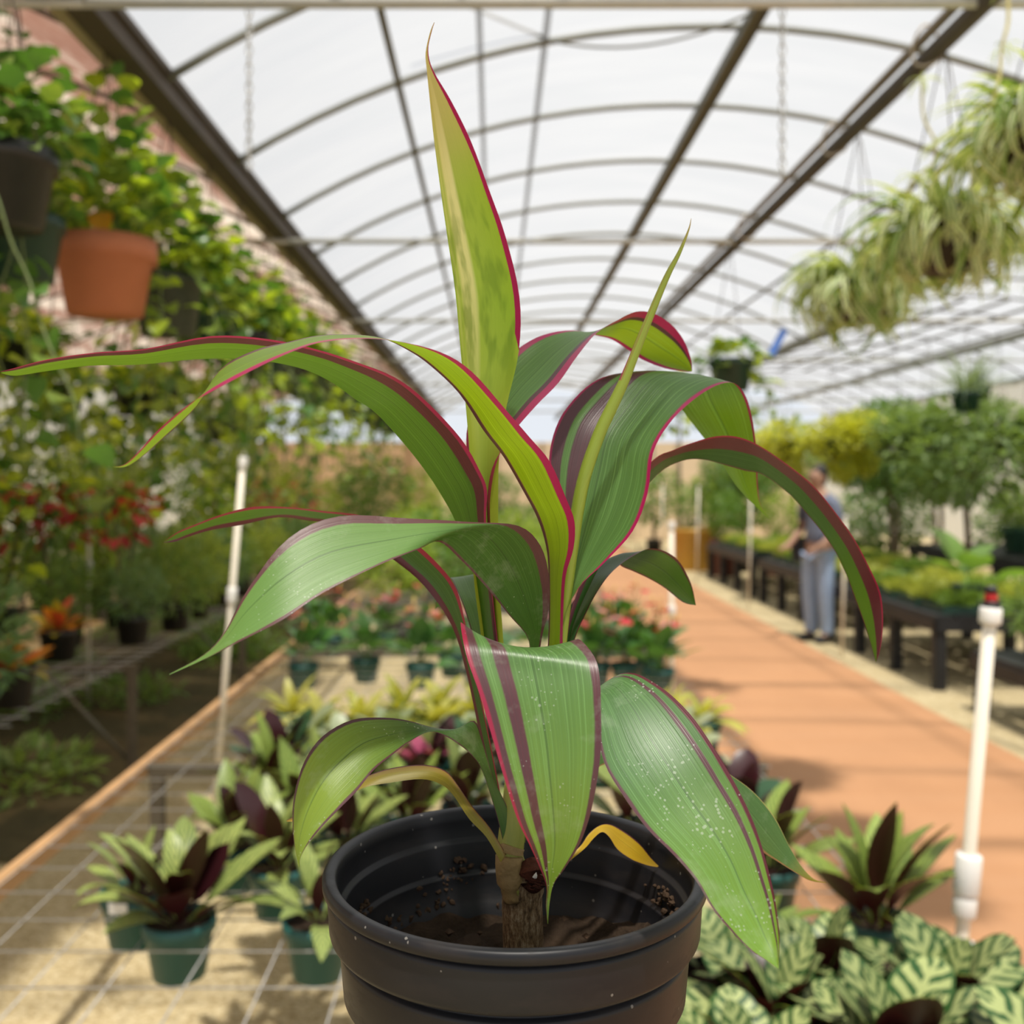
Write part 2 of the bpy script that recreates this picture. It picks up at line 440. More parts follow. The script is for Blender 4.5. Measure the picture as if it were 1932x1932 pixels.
# hanging rail on the right: double pipe
HT = CH+1.61
me = tube('hanging_rail', [(0, YB, 0), (0, 12, 0), (0, YF, 0)], 0.034, 10); me.materials.append(M_steel_d)
put('hanging_rail', me, ceil_main, (1.655, 0, HT))
me = tube('rail_pipe', [(0, YB, 0), (0, 12, 0), (0, YF, 0)], 0.019, 8); me.materials.append(plain('rail_pipe', (0.20, 0.165, 0.13), 0.5, 0.3))
put('rail_pipe', me, ceil_main, (1.61, 0, HT+0.045))
me = tube('rail_far', [(0, 1, 0), (0, 12, 0), (0, YF, 0)], 0.055, 8); me.materials.append(plain('bright_pipe', (0.34, 0.34, 0.32), 0.45, 0.3))
put('hanging_rail', me, ceil_r, (6.0, 0, CH+1.65))
for y_ in (3.78, 4.82, 6.5):
    me = tube('wire_loop', [(0.06*math.cos(q*0.4488)-0.02, 0.03*math.sin(q*0.9), 0.075*math.sin(q*0.4488)+0.02) for q in range(15)], 0.005, 6, False); me.materials.append(plain('loop_wire', (0.5, 0.42, 0.34), 0.5))
    put('wire_loop', me, ceil_main, (1.65, y_, HT))
# tie bars every three hoops
me = tube('tie_bar', [(GX, 0, 0), (AX, 0, 0), (GX+SPAN, 0, 0)], 0.019, 8); me.materials.append(plain('tie_pipe', (0.50, 0.49, 0.45), 0.55, 0.2))
for k in range(0, 8):
    put('tie_bar', me, ceil_main, (0, 3.4*k, HT+0.0))
    if k: put('tie_bar', me, ceil_l, (-SPAN, 3.4*k, HT)); put('tie_bar', me, ceil_r, (SPAN, 3.4*k, HT))
# film straps running along the roof and posts of the gutters
M_strap = film('film_strap', (0.25, 0.25, 0.25), (0.7, 0.7, 0.7), 0.40, 0.46)
for x, wd in ((-0.075, 0.03), (0.27, 0.035)):
    me = boxes('film_strap', [((0, 12, 0), (wd, 30, 0.004))]); me.materials.append(M_strap)
    put('film_strap', me, ceil_main, (x, 0, arch_z(x, AX)+0.0))
me = tube('diagonal_cable', arc_line(W(780, -30, 5.2), W(1034, 74, 5.38), 0.0, 2), 0.010, 6); me.materials.append(M_steel)
put('roof_cable', me, ceil_main)
me = tube('sagging_cable', arc_line(W(1036, 76, 5.38), W(1430, 18, 5.1), 0.10, 12), 0.007, 6); me.materials.append(M_steel)
put('roof_cable', me, ceil_main)
me_post = tube('gutter_post', [(0, 0, 0), (0, 0, HG-0.07)], 0.03, 8); me_post.materials.append(M_steel)
for k in range(6, 8):
    put('gutter_post', me_post, ceil_r, (GX+SPAN+0.02, 3.4*k, 0))
for k in range(1, 8):
    put('gutter_post', me_post, ceil_l, (GX-SPAN+1.4, 3.4*k+0.7, 0))
# walls
def wall(name, c, s, mat, label):
    v, f = box_data(c, s); return struct(link(name, mesh(name, v, f, None, False), None, [mat]), label)
XL, XR = GX-SPAN, GX+2*SPAN
wall('wall_left', (XL-0.03, 12, HG/2), (0.04, 30, HG), M_film_wall, 'pale translucent film side wall behind the hanging plants')
wb_ = wall('wall_right', (XR+0.03, 12, HG/2), (0.04, 30, HG), M_film_wall, 'cream film side wall behind the trees')
wk = wall('wall_back', ((XL+XR)/2, YF+0.03, 1.3), (XR-XL, 0.05, 2.6), M_tan, 'tan end wall of the greenhouse')
V, Fc = [], []
for ax in (AX-SPAN, AX, AX+SPAN):
    P = arch_pts(ax, 20, 0.02); o = len(V)
    for x, z in P: V += [(x, YF+0.02, 2.6), (x, YF+0.02, z)]
    for i in range(20): Fc.append((o+2*i, o+2*i+2, o+2*i+3, o+2*i+1))
put('gable_film', link('g', mesh('gable', V, Fc, None, False), None, [film('gable_film', (0.7, 0.7, 0.7), (1.0, 1.0, 1.0), 0.86, 0.92)]).data, wk)
bpy.data.objects.remove(bpy.data.objects['g'])
me = boxes('wall_rib', [((0, 0, 1.3), (0.06, 0.06, 2.6))]); me.materials.append(plain('wall_rib', (0.42, 0.32, 0.21), 0.8))
for i in range(13): put('wall_rib', me, wk, (XL+0.6+i*1.2, YF-0.02, 0))

# ------------------------------------------------------------------ chains under the first tie bar
def chain(px, ytop, ybot, label):
    Y = 3.4; a = W(px, ytop, Y); b = W(px, ybot, Y)
    root = thing('hanging_chain', label, 'chain', (a.x, a.y, b.z), 0)
    n = int((HT-b.z)/0.032); mes = []
    for k in range(2):
        pts = []
        for i in range(13):
            q = 2*math.pi*i/12; l = Vector((0.009*math.cos(q), 0, 0.021*math.sin(q)))
            pts.append(l if k == 0 else Vector((0, l.x, l.z)))
        m = tube('chain_link', pts, 0.0034, 5, False); m.materials.append(plain('chain_metal', (0.55, 0.55, 0.54), 0.35, 0.5)); mes.append(m)
    for i in range(n+1):
        put('chain_link', mes[i % 2], root, (0, 0, HT-0.03-b.z-i*0.032))
    return root
chain(470, 5, 305, 'thin metal chain hanging from the tie bar beside the brown gutter')
chain(1476, 5, 318, 'thin metal chain hanging from the tie bar between purlin and dark rail')
#@@PART2
# ------------------------------------------------------------------ the potted ti plant in front
PC = Vector(((970-VX)/F*0.439, 0.439, CH-0.1677))    # centre of the pot rim
POT_H = 0.165
plant = thing('potted_ti_plant', 'tall green ti plant with pink leaf margins in a black ribbed nursery pot', 'plant', (PC.x, PC.y, PC.z-POT_H))
def lc(v): return Vector(v)-Vector((PC.x, PC.y, PC.z-POT_H))

t = NT('black_pot_plastic'); g = t.obj()
n1 = t.noise(g, 35, 4); dust = t.noise(t.scale(g, (1, 1, 3.0)), 18, 5, 0.7)
sp = t.n('ShaderNodeTexVoronoi', {'Vector': g, 'Scale': 170.0})
spk = t.math('MULTIPLY', t.math('LESS_THAN', sp.outputs['Distance'], 0.12), t.math('GREATER_THAN', t.noise(g, 60, 2), 0.55))
c = t.mix(n1, (0.007, 0.0075, 0.010), (0.014, 0.0142, 0.017))
df = t.ramp(dust, [(0.5, (0, 0, 0)), (0.75, (1, 1, 1))])
c = t.mix(t.math('MULTIPLY', df, 0.16), c, (0.10, 0.07, 0.05))
c = t.mix(t.math('MULTIPLY', spk, 0.35), c, (0.45, 0.42, 0.38))
M_pot = t.done(t.principled(c, t.math('ADD', 0.42, t.math('MULTIPLY', df, 0.25)), 0, 0.28, t.bump(n1, 0.06, 0.002)))

H = POT_H
prof = [(0.0, 0.0), (0.052, 0.0), (0.0545, 0.003), (0.0650, H-0.075), (0.0672, H-0.0545), (0.0674, H-0.0540), (0.0690, H-0.0536), (0.0725, H-0.0522), (0.0735, H-0.0505),
        (0.0752, H-0.0310), (0.0753, H-0.0300), (0.0748, H-0.0290), (0.0732, H-0.0284), (0.0728, H-0.0280), (0.0728, H-0.0262), (0.0732, H-0.0256),
        (0.0786, H-0.0246), (0.0793, H-0.0236), (0.0796, H-0.0225), (0.0805, H-0.0085), (0.0803, H-0.0072), (0.0790, H-0.0066), (0.0786, H-0.0062), (0.0790, H-0.0057), (0.0816, H-0.0052),
        (0.0825, H-0.0042), (0.0826, H-0.0016), (0.0820, H-0.0003), (0.0808, H+0.0002), (0.0775, H-0.0004), (0.0766, H-0.0014), (0.0762, H-0.006),
        (0.0757, H-0.0135), (0.0752, H-0.0145), (0.0735, H-0.0150), (0.0730, H-0.0160), (0.0722, H-0.0290), (0.0718, H-0.030), (0.0703, H-0.0305), (0.0700, H-0.0315), (0.0692, H-0.043), (0.0680, H-0.044),
        (0.0640, H-0.062), (0.052, 0.004), (0.0, 0.004)]
pm = lathe('pot', prof, 128); pm.materials.append(M_pot)
pot = put('pot', pm, plant)
# soil: bumpy disk
r = random.Random(3); V, Fc = [(0, 0, H-0.050)], []
rings, sg = 14, 40
for i in range(1, rings+1):
    rr = 0.0705*i/rings
    for k in range(sg):
        q = 2*math.pi*k/sg
        V.append((rr*math.cos(q), rr*math.sin(q), H-0.052+r.uniform(-0.003, 0.003)+0.004*math.sin(q*3+i)+0.010*(i/rings)**4*(0.6+0.4*math.sin(q*2+1))))
for k in range(sg): Fc.append((0, 1+k, 1+(k+1) % sg))
for i in range(rings-1):
    for k in range(sg):
        a = 1+i*sg; b = a+sg; Fc.append((a+k, b+k, b+(k+1) % sg, a+(k+1) % sg))
sm = mesh('soil', V, Fc); sm.materials.append(M_soil); put('soil', sm, plant)
M_chip = plain('soil_chip', (0.060, 0.036, 0.022), 0.9, 0, 0.2, 0.5, 60)
M_perl = plain('perlite', (0.62, 0.58, 0.52), 0.9)
for i in range(46):
    q = r.uniform(0, 6.28); rr = r.uniform(0.018, 0.068); s = r.uniform(0.0010, 0.0026)
    V2 = [(r.uniform(.6, 1.2)*s*x, r.uniform(.6, 1.2)*s*y, r.uniform(.6, 1.2)*s*z) for x, y, z in ((1, 0, 0), (-1, 0, 0), (0, 1, 0), (0, -1, 0), (0, 0, .8), (0, 0, -.8))]
    cm = mesh('soil_chip', V2, [(0, 2, 4), (2, 1, 4), (1, 3, 4), (3, 0, 4), (2, 0, 5), (1, 2, 5), (3, 1, 5), (0, 3, 5)], None, False)
    cm.materials.append(M_perl if i % 7 == 0 else M_chip)
    put('soil_chip', cm, plant, (rr*math.cos(q), rr*math.sin(q), H-0.0475+0.006*(rr/0.07)**4))
# crumbs of soil stuck on the inner wall
CR = []
for i in range(4):
    bmx = bmesh.new(); bmesh.ops.create_icosphere(bmx, subdivisions=1, radius=1.0)
    for vv in bmx.verts: vv.co = vv.co*r.uniform(0.6, 1.25)
    cm = bpy.data.meshes.new('soil_crumb'); bmx.to_mesh(cm); bmx.free(); cm.materials.append(M_chip); CR.append(cm)
for (a0, z0, n_) in ((1.95, 0.030, 26), (2.15, 0.040, 20), (0.25, 0.024, 26), (0.12, 0.034, 26), (2.9, 0.030, 10), (1.5, 0.043, 16), (2.5, 0.044, 18)):
    for i in range(n_):
        q = a0+r.gauss(0, 0.10); zz = z0+r.gauss(0, 0.004); rad = 0.0765-0.15*zz-0.0012
        put('soil_crumb', CR[i % 4], plant, (rad*math.cos(q), rad*math.sin(q), H-zz), (r.uniform(0, 3), r.uniform(0, 3), 0), r.uniform(0.0006, 0.0020))
# trunk and shoot
t = NT('cane_bark'); g = t.obj()
n1 = t.noise(t.scale(g, (3, 3, 1)), 230, 5, 0.75); n2 = t.noise(t.scale(g, (1, 1, 7)), 60, 3)
c = t.ramp(n1, [(0.36, (0.06, 0.036, 0.018)), (0.52, (0.27, 0.17, 0.085)), (0.66, (0.52, 0.40, 0.25))])
c = t.mix(t.math('MULTIPLY', n2, 0.4), c, (0.10, 0.06, 0.03))
M_cane = t.done(t.principled(c, 0.85, 0, 0.2, t.bump(n1, 0.8, 0.003)))
pts = [lc(W(990, 1880, 0.437)), lc(W(988, 1800, 0.437)), lc(W(986, 1740, 0.437)), lc(W(985, 1690, 0.437)), lc(W(987, 1655, 0.437)), lc(W(992, 1640, 0.437)), lc(W(993, 1632, 0.437))]
tm = tube('trunk', smoothline(pts, 4), [0.0088]*13+[0.0094]*5+[0.0090]*4+[0.0082, 0.0070, 0.004], 20); tm.materials.append(M_cane)
trunk = put('trunk', tm, plant)
M_cut = plain('dark_red_cut', (0.075, 0.022, 0.012), 0.9, 0, 0.15, 0.5, 300, 0.6)
cm = tube('cut_face', [lc(W(1006, 1676, 0.4300)), lc(W(1007, 1664, 0.4286)), lc(W(1006, 1648, 0.4290)), lc(W(1003, 1638, 0.4315)), lc(W(1000, 1632, 0.4345))], [0.0030, 0.0060, 0.0066, 0.0056, 0.0030], 14); cm.materials.append(M_cut)
put('cut_stub', cm, plant)
cm = CR[1].copy(); cm.materials.clear(); cm.materials.append(M_perl); put('perlite_grain', cm, plant, lc(W(1010, 1653, 0.4222)), (0.4, 0.2, 0), (0.0011, 0.0007, 0.0018))
t = NT('shoot_green'); g = t.obj()
n1 = t.noise(t.scale(g, (6, 6, 1)), 50, 3)
M_shoot = t.done(t.principled(t.mix(n1, (0.16, 0.20, 0.03), (0.33, 0.30, 0.06)), 0.5))
sm = tube('shoot', smoothline([lc(W(975, 1680, 0.434)), lc(W(962, 1625, 0.434)), lc(W(964, 1590, 0.434)), lc(W(975, 1500, 0.434)), lc(W(985, 1380, 0.434)), lc(W(990, 1320, 0.434)), lc(W(990, 1275, 0.435))], 4),
          [0.0062, 0.0064, 0.0066, 0.0066, 0.0064, 0.006]+[0.0058]*15+[0.005]*4, 14); sm.materials.append(M_shoot)
put('shoot', sm, plant)
sm = tube('cane_join', smoothline([lc(W(968, 1700, 0.431)), lc(W(962, 1650, 0.431)), lc(W(961, 1615, 0.432)), lc(W(966, 1595, 0.433))], 4), [0.004]*3+[0.006]*7+[0.0058]*3, 12); sm.materials.append(plain('yellow_cane', (0.22, 0.14, 0.055), 0.7, 0, 0.3, 0.4, 90, 0.4))
put('shoot_base', sm, plant)

PINK = (0.40, 0.008, 0.095); ROSE = (0.30, 0.012, 0.05); MAR = (0.070, 0.014, 0.020); BRN = (0.075, 0.038, 0.038); DM = (0.060, 0.034, 0.038)
G_LIME = (0.14, 0.27, 0.015); G_MID = (0.065, 0.165, 0.018); G_DK = (0.030, 0.098, 0.020); G_GREY = (0.105, 0.235, 0.065); G_YEL = (0.46, 0.44, 0.06)
def ribbon(name, st, mat, bulge=(0, 0, 0), nl=4, nc=12, label=None):
    E1 = [Vector(s[0:3]) for s in st]; E2 = [Vector(s[3:6]) for s in st]
    B = [Vector(s[6]) if len(s) > 6 else None for s in st]
    BV = []
    for a, b, x in zip(E1, E2, B):
        wd = min(1.0, ((a-b).xy.length+1)/110.0)
        BV.append(x if x is not None else Vector(bulge)*wd)
    V, UV, Fc = [], [], []
    N = (len(st)-1)*nl; acc = 0.0; prev = None; us = []
    rows = []
    for i in range(N+1):
        tt = i/nl
        a = catmull(E1, tt); b = catmull(E2, tt); m = (a+b)/2+catmull(BV, tt)
        ctl = 2*m-(a+b)/2
        row = []
        for k in range(nc+1):
            q = k/nc; p = a*(1-q)**2+ctl*2*q*(1-q)+b*q*q
            row.append(lc(W(p.x, p.y, p.z)))
        mid = row[nc//2]
        if prev is not None: acc += (mid-prev).length
        prev = mid; us.append(acc); rows.append(row)
    for row, u in zip(rows, us):
        for k, p in enumerate(row): V.append(p); UV.append((u/acc, k/nc))
    w = nc+1
    for i in range(N):
        for k in range(nc): Fc.append((i*w+k, i*w+k+1, (i+1)*w+k+1, (i+1)*w+k))
    me = mesh(name, V, Fc, UV); me.materials.append(mat)
    o = put('leaf', me, plant)
    if label: o['label'] = label
    return o

# bands: list of (v, colour or None=green)
def bands(w1, c1, w2, c2, extra=(), s=0.012):
    st = []
    if w1 > 0: st += [(0.0, c1), (w1-s, c1), (w1, None)]
    else: st += [(0.0, None)]
    for a, b, c in extra: st += [(a-s, None), (a, c), (b, c), (b+s, None)]
    if w2 > 0: st += [(1-w2, None), (1-w2+s, c2), (1.0, c2)]
    else: st += [(1.0, None)]
    return st

# tall upright leaf
t = NT('leaf_tall'); uvv, u, v = t.uv()
n1 = t.noise(t.vec(t.math('MULTIPLY', u, 6.0), t.math('MULTIPLY', v, 4.0)), 1.5, 3)
st_ = t.noise(t.vec(t.math('MULTIPLY', u, 1.5), t.math('MULTIPLY', v, 40.0)), 1.0, 2, 0.7)
vj = t.math('ADD', v, t.math('MULTIPLY', t.math('SUBTRACT', n1, 0.5), 0.06))
base = t.ramp(u, [(0.0, (0.30, 0.34, 0.05)), (0.42, (0.46, 0.58, 0.08)), (0.60, (0.33, 0.52, 0.025)), (0.80, (0.38, 0.52, 0.04)), (0.90, (0.60, 0.54, 0.16)), (1.0, (0.62, 0.46, 0.18))])
pale = t.ramp(v, [(0.0, (0, 0, 0)), (0.06, (0.55, 0.55, 0.55)), (0.12, (0.25, 0.25, 0.25)), (0.20, (1, 1, 1)), (0.40, (1, 1, 1)), (0.46, (0.1, 0.1, 0.1)), (1.0, (0, 0, 0))])
pu = t.ramp(u, [(0.40, (0, 0, 0)), (0.62, (0.8, 0.8, 0.8)), (0.8, (1, 1, 1)), (1.0, (1, 1, 1))])
c = t.mix(t.math('MULTIPLY', t.n('ShaderNodeSeparateColor', {0: pale}).outputs[0], t.n('ShaderNodeSeparateColor', {0: pu}).outputs[0]), base, (0.90, 0.86, 0.46))
up2 = t.n('ShaderNodeMapRange', {0: u, 1: 0.76, 2: 0.92}).outputs[0]
c = t.mix(t.math('MULTIPLY', up2, 0.8), c, (0.62, 0.52, 0.20))
shadow_blotch = t.ramp(t.noise(t.vec(t.math('MULTIPLY', u, 9.0), t.math('MULTIPLY', v, 3.0)), 2.0, 2), [(0.45, (0, 0, 0)), (0.62, (1, 1, 1))])  # shadow blotches painted into the colour of the lower blade
c = t.mix(t.math('MULTIPLY', t.n('ShaderNodeSeparateColor', {0: shadow_blotch}).outputs[0], t.ramp(u, [(0.45, (0, 0, 0)), (0.55, (.6, .6, .6)), (0.70, (.5, .5, .5)), (0.78, (0, 0, 0))])), c, (0.13, 0.24, 0.01))
c = t.mix(t.math('MULTIPLY', st_, 0.30), c, (0.20, 0.32, 0.02))
mw = t.n('ShaderNodeMapRange', {0: u, 1: 0.46, 2: 0.56, 3: 1.2, 4: 0.935}).outputs[0]
mw2 = t.n('ShaderNodeMapRange', {0: u, 1: 0.80, 2: 0.95, 3: 0.0, 4: 0.12}).outputs[0]
c = t.mix(t.math('GREATER_THAN', t.math('ADD', v, mw2), mw), c, PINK)
M_tall = t.leaf(c, t.mix(1.0, c, (1.15, 1.1, 0.6), 'MULTIPLY'), 0.5, 0.4, 0.4, t.bump(st_, 0.15, 0.001))
ribbon('tall_leaf', [
 (935, 1400, .436, 960, 1400, .436), (920, 1290, .436, 955, 1290, .436), (905, 1180, .436, 948, 1185, .436), (893, 1080, .436, 941, 1080, .436), (890, 960, .436, 940, 960, .436),
 (886, 860, .436, 942, 860, .436), (879, 770, .434, 955, 770, .438), (869, 662, .431, 979, 662, .440), (859, 551, .430, 980, 559, .440),
 (844, 447, .431, 954, 447, .440), (832, 364, .433, 925, 364, .441), (819, 265, .437, 888, 265, .443), (811, 190, .440, 851, 190, .445),
 (805, 130, .442, 817, 132, .446), (803, 100, .443, 808, 95, .446), (811, 62, .444, 814, 62, .445), (819, 42, .445, 820, 42, .445)],
 M_tall, (-12, 0, .008), label='upright pale lime leaf with cream streaks and one pink edge')

ribbon('left_long_leaf', [
 (955, 1330, .437, 935, 1330, .437), (938, 1200, .436, 915, 1210, .438), (925, 1080, .432, 895, 1090, .439), (917, 985, .427, 862, 990, .441), (919, 926, .421, 830, 930, .444), (905, 888, .417, 800, 885, .446),
 (870, 828, .412, 762, 837, .447), (803, 756, .407, 710, 780, .447), (745, 712, .403, 670, 753, .445), (672, 683, .399, 620, 718, .441),
 (600, 660, .395, 560, 693, .435), (507, 640, .391, 470, 678, .427), (399, 634, .387, 370, 678, .419), (275, 658, .383, 265, 688, .409),
 (181, 665, .380, 170, 690, .399), (91, 678, .378, 90, 700, .391), (29, 694, .378, 30, 709, .385), (2, 701, .380, 2, 704, .380)],
 cordyline('leaf_left_long', G_MID, bands(0.24, MAR, 0.0, PINK, [(0.0, 0.07, PINK)]) if False else [(0.0, PINK), (0.06, PINK), (0.075, MAR), (0.25, MAR), (0.27, None), (1.0, None)], G_LIME, (0.5, 0.95), 0.42),
 (0, 6, -.004), label='long leaf reaching sideways with a maroon upper half edge')

ribbon('left_front_leaf', [
 (1062, 1260, .431, 1030, 1260, .433), (1062, 1180, .429, 1035, 1190, .432), (1067, 1089, .423, 1035, 1085, .432), (1082, 1035, .416, 1030, 1030, .430), (1084, 985, .410, 1014, 978, .428),
 (1068, 940, .404, 988, 928, .425), (1038, 872, .397, 950, 862, .421), (1000, 826, .391, 912, 812, .417), (955, 774, .385, 866, 742, .412),
 (890, 701, .378, 812, 690, .407), (830, 664, .372, 770, 661, .403), (745, 643, .366, 720, 638, .398), (672, 639, .361, 665, 631, .393),
 (600, 647, .355, 600, 633, .388), (540, 668, .350, 545, 645, .382), (471, 701, .346, 480, 661, .376), (399, 739, .342, 415, 697, .368),
 (355, 764, .340, 372, 766, .360), (300, 810, .340, 314, 822, .352), (256, 858, .342, 268, 862, .348), (232, 878, .343, 236, 881, .345), (205, 881, .345, 204, 880, .345)],
 cordyline('leaf_left_front', (0.20, 0.32, 0.012), [(0.0, PINK), (0.19, PINK), (0.205, None), (0.90, None), (0.93, BRN), (1.0, BRN)], (0.17, 0.30, 0.06), (0.45, 0.6), 0.5),
 (0, 0, -.004), label='arching lime leaf with a bright pink edge curving over to a drooping point')

ribbon('back_leaf', [
 (945, 1240, .438, 915, 1240, .441), (935, 1120, .438, 905, 1120, .442), (925, 985, .436, 900, 985, .446), (926, 930, .435, 890, 900, .452), (938, 870, .435, 880, 845, .458),
 (965, 820, .437, 886, 790, .464), (1012, 765, .441, 925, 715, .471), (1053, 723, .447, 975, 660, .478), (1089, 672, .455, 1025, 632, .486),
 (1125, 629, .464, 1080, 623, .495), (1165, 604, .474, 1125, 633, .505), (1200, 588, .485, 1155, 641, .512), (1232, 591, .496, 1185, 660, .518),
 (1264, 610, .506, 1215, 680, .523), (1289, 640, .514, 1255, 695, .525), (1303, 675, .520, 1290, 701, .525), (1306, 700, .523, 1305, 701, .524)],
 cordyline('leaf_back', G_GREY, [(0.0, PINK), (0.14, PINK), (0.155, DM), (0.22, DM), (0.235, None), (0.90, None), (0.92, PINK), (1.0, PINK)], (0.24, 0.36, 0.01), (0.72, 0.8), 0.42),
 (0, 8, .006), label='leaf arching away with a broad pink near edge')

ribbon('right_big_leaf', [
 (1056, 1290, .434, 1048, 1290, .432), (1066, 1180, .434, 1058, 1188, .431), (1062, 1110, .438, 1090, 1112, .430), (1048, 1000, .446, 1140, 1062, .430), (1036, 900, .454, 1194, 1002, .432),
 (1040, 836, .461, 1222, 930, .437), (1062, 780, .468, 1232, 855, .445), (1105, 731, .476, 1262, 800, .455), (1150, 708, .485, 1305, 757, .466, (2, -16, .004)),
 (1195, 704, .495, 1350, 728, .478, (4, -14, .002)), (1240, 722, .505, 1385, 723, .490, (8, -8, 0)), (1280, 765, .513, 1408, 750, .500), (1315, 810, .519, 1421, 800, .508),
 (1350, 855, .523, 1428, 860, .514), (1388, 915, .526, 1430, 920, .519), (1425, 955, .527, 1436, 955, .524), (1454, 981, .527, 1456, 982, .526)],
 cordyline('leaf_right_big', G_GREY, [(0.0, PINK), (0.015, PINK), (0.025, DM), (0.12, DM), (0.135, None), (0.19, None), (0.205, DM), (0.345, DM), (0.36, None), (0.955, None), (0.97, PINK), (1.0, PINK)], (0.17, 0.32, 0.012), (0.70, 0.78), 0.38, 0, 0.33, 0.6, 0.02, (0.62, 0.72)),
 (0, 4, .006), label='broad leaf with two dark purple stripes and a thin pink edge')

ribbon('right_droop_leaf', [
 (1055, 1300, .434, 1063, 1300, .436), (1070, 1180, .436, 1080, 1185, .438), (1110, 1060, .446, 1130, 1070, .450), (1160, 945, .458, 1180, 970, .464), (1232, 868, .464, 1240, 896, .476), (1268, 850, .466, 1286, 870, .483),
 (1304, 836, .468, 1326, 867, .488), (1352, 823, .470, 1366, 877, .492), (1395, 825, .471, 1405, 888, .494), (1440, 845, .472, 1440, 896, .495),
 (1504, 890, .473, 1490, 933, .496), (1540, 922, .473, 1520, 967, .496), (1576, 966, .474, 1550, 1003, .495), (1612, 1017, .474, 1578, 1045, .494),
 (1640, 1070, .475, 1598, 1088, .492), (1660, 1115, .476, 1615, 1135, .490), (1666, 1160, .477, 1630, 1175, .487), (1664, 1205, .478, 1642, 1212, .484),
 (1658, 1235, .479, 1650, 1240, .482), (1652, 1252, .480, 1653, 1251, .480)],
 cordyline('leaf_right_droop', G_DK, [(0.0, ROSE), (0.06, ROSE), (0.075, MAR), (0.48, MAR), (0.52, None), (0.97, None), (0.98, MAR), (1.0, MAR)], (0.09, 0.20, 0.012), (0.75, 0.9), 0.38),
 (0, -6, -.003), label='drooping dark leaf with a wide maroon band')

ribbon('right_small_leaf', [
 (1050, 1300, .436, 1062, 1300, .434), (1066, 1190, .440, 1085, 1205, .434), (1073, 1150, .446, 1106, 1157, .436), (1092, 1120, .452, 1122, 1125, .440), (1112, 1088, .458, 1146, 1089, .445),
 (1135, 1062, .464, 1172, 1064, .451), (1156, 1052, .470, 1200, 1046, .458, (0, -6, 0)), (1172, 1068, .478, 1225, 1035, .466), (1195, 1078, .484, 1255, 1040, .473),
 (1225, 1092, .489, 1280, 1058, .480), (1255, 1110, .492, 1296, 1084, .486), (1288, 1136, .494, 1306, 1108, .491), (1312, 1142, .495, 1313, 1142, .495)],
 cordyline('leaf_right_small', (0.030, 0.085, 0.035), [(0.0, MAR), (0.04, MAR), (0.055, None), (0.93, None), (0.95, MAR), (1.0, MAR)], (0.06, 0.15, 0.012), (0.68, 0.74), 0.35),
 (0, 3, .004), label='small dark green leaf twisting out beside the walkway')

ribbon('left_big_leaf', [
 (1010, 1290, .432, 998, 1290, .430), (1022, 1205, .428, 998, 1210, .426), (1035, 1150, .423, 960, 1160, .415), (1036, 1090, .417, 915, 1105, .404), (1020, 1030, .410, 868, 1055, .393),
 (978, 992, .402, 828, 1022, .384, (-2, -6, 0)), (890, 985, .392, 790, 1036, .374, (0, -9, 0)), (770, 978, .382, 715, 1066, .362), (640, 974, .372, 610, 1118, .350),
 (545, 1015, .362, 535, 1168, .341), (472, 1105, .352, 465, 1204, .337), (425, 1190, .344, 425, 1224, .336), (385, 1235, .340, 385, 1244, .337), (319, 1272, .336, 320, 1273, .336)],
 cordyline('leaf_left_big', (0.045, 0.13, 0.016), [(0.0, BRN), (0.13, BRN), (0.15, None), (0.955, None), (0.97, BRN), (1.0, BRN)], (0.155, 0.31, 0.075), (0.40, 0.52), 0.34, 0.55, 0.42, 0.45, 0.06),
 (0, -5, .001), label='broad mid green leaf with brown edge folding forward')

ribbon('left_small_leaf', [
 (950, 1590, .436, 962, 1590, .434), (908, 1400, .440, 925, 1400, .436), (880, 1270, .443, 898, 1270, .437), (852, 1180, .447, 878, 1176, .438), (800, 1105, .453, 862, 1114, .441),
 (745, 1058, .459, 830, 1068, .445), (690, 1020, .464, 770, 1015, .450), (630, 990, .468, 690, 975, .456), (580, 982, .472, 610, 964, .460),
 (525, 976, .475, 545, 957, .464), (453, 991, .478, 480, 956, .468), (399, 1000, .479, 420, 970, .472), (355, 1013, .480, 365, 991, .475),
 (330, 1022, .480, 335, 1004, .478), (306, 1024, .480, 307, 1024, .480)],
 cordyline('leaf_left_small', (0.045, 0.12, 0.03), [(0.0, MAR), (0.30, MAR), (0.33, None), (0.86, None), (0.88, ROSE), (1.0, ROSE)], (0.08, 0.19, 0.012), (0.7, 0.85), 0.36),
 (0, 4, .004), label='narrow dark leaf with maroon edges reaching back')

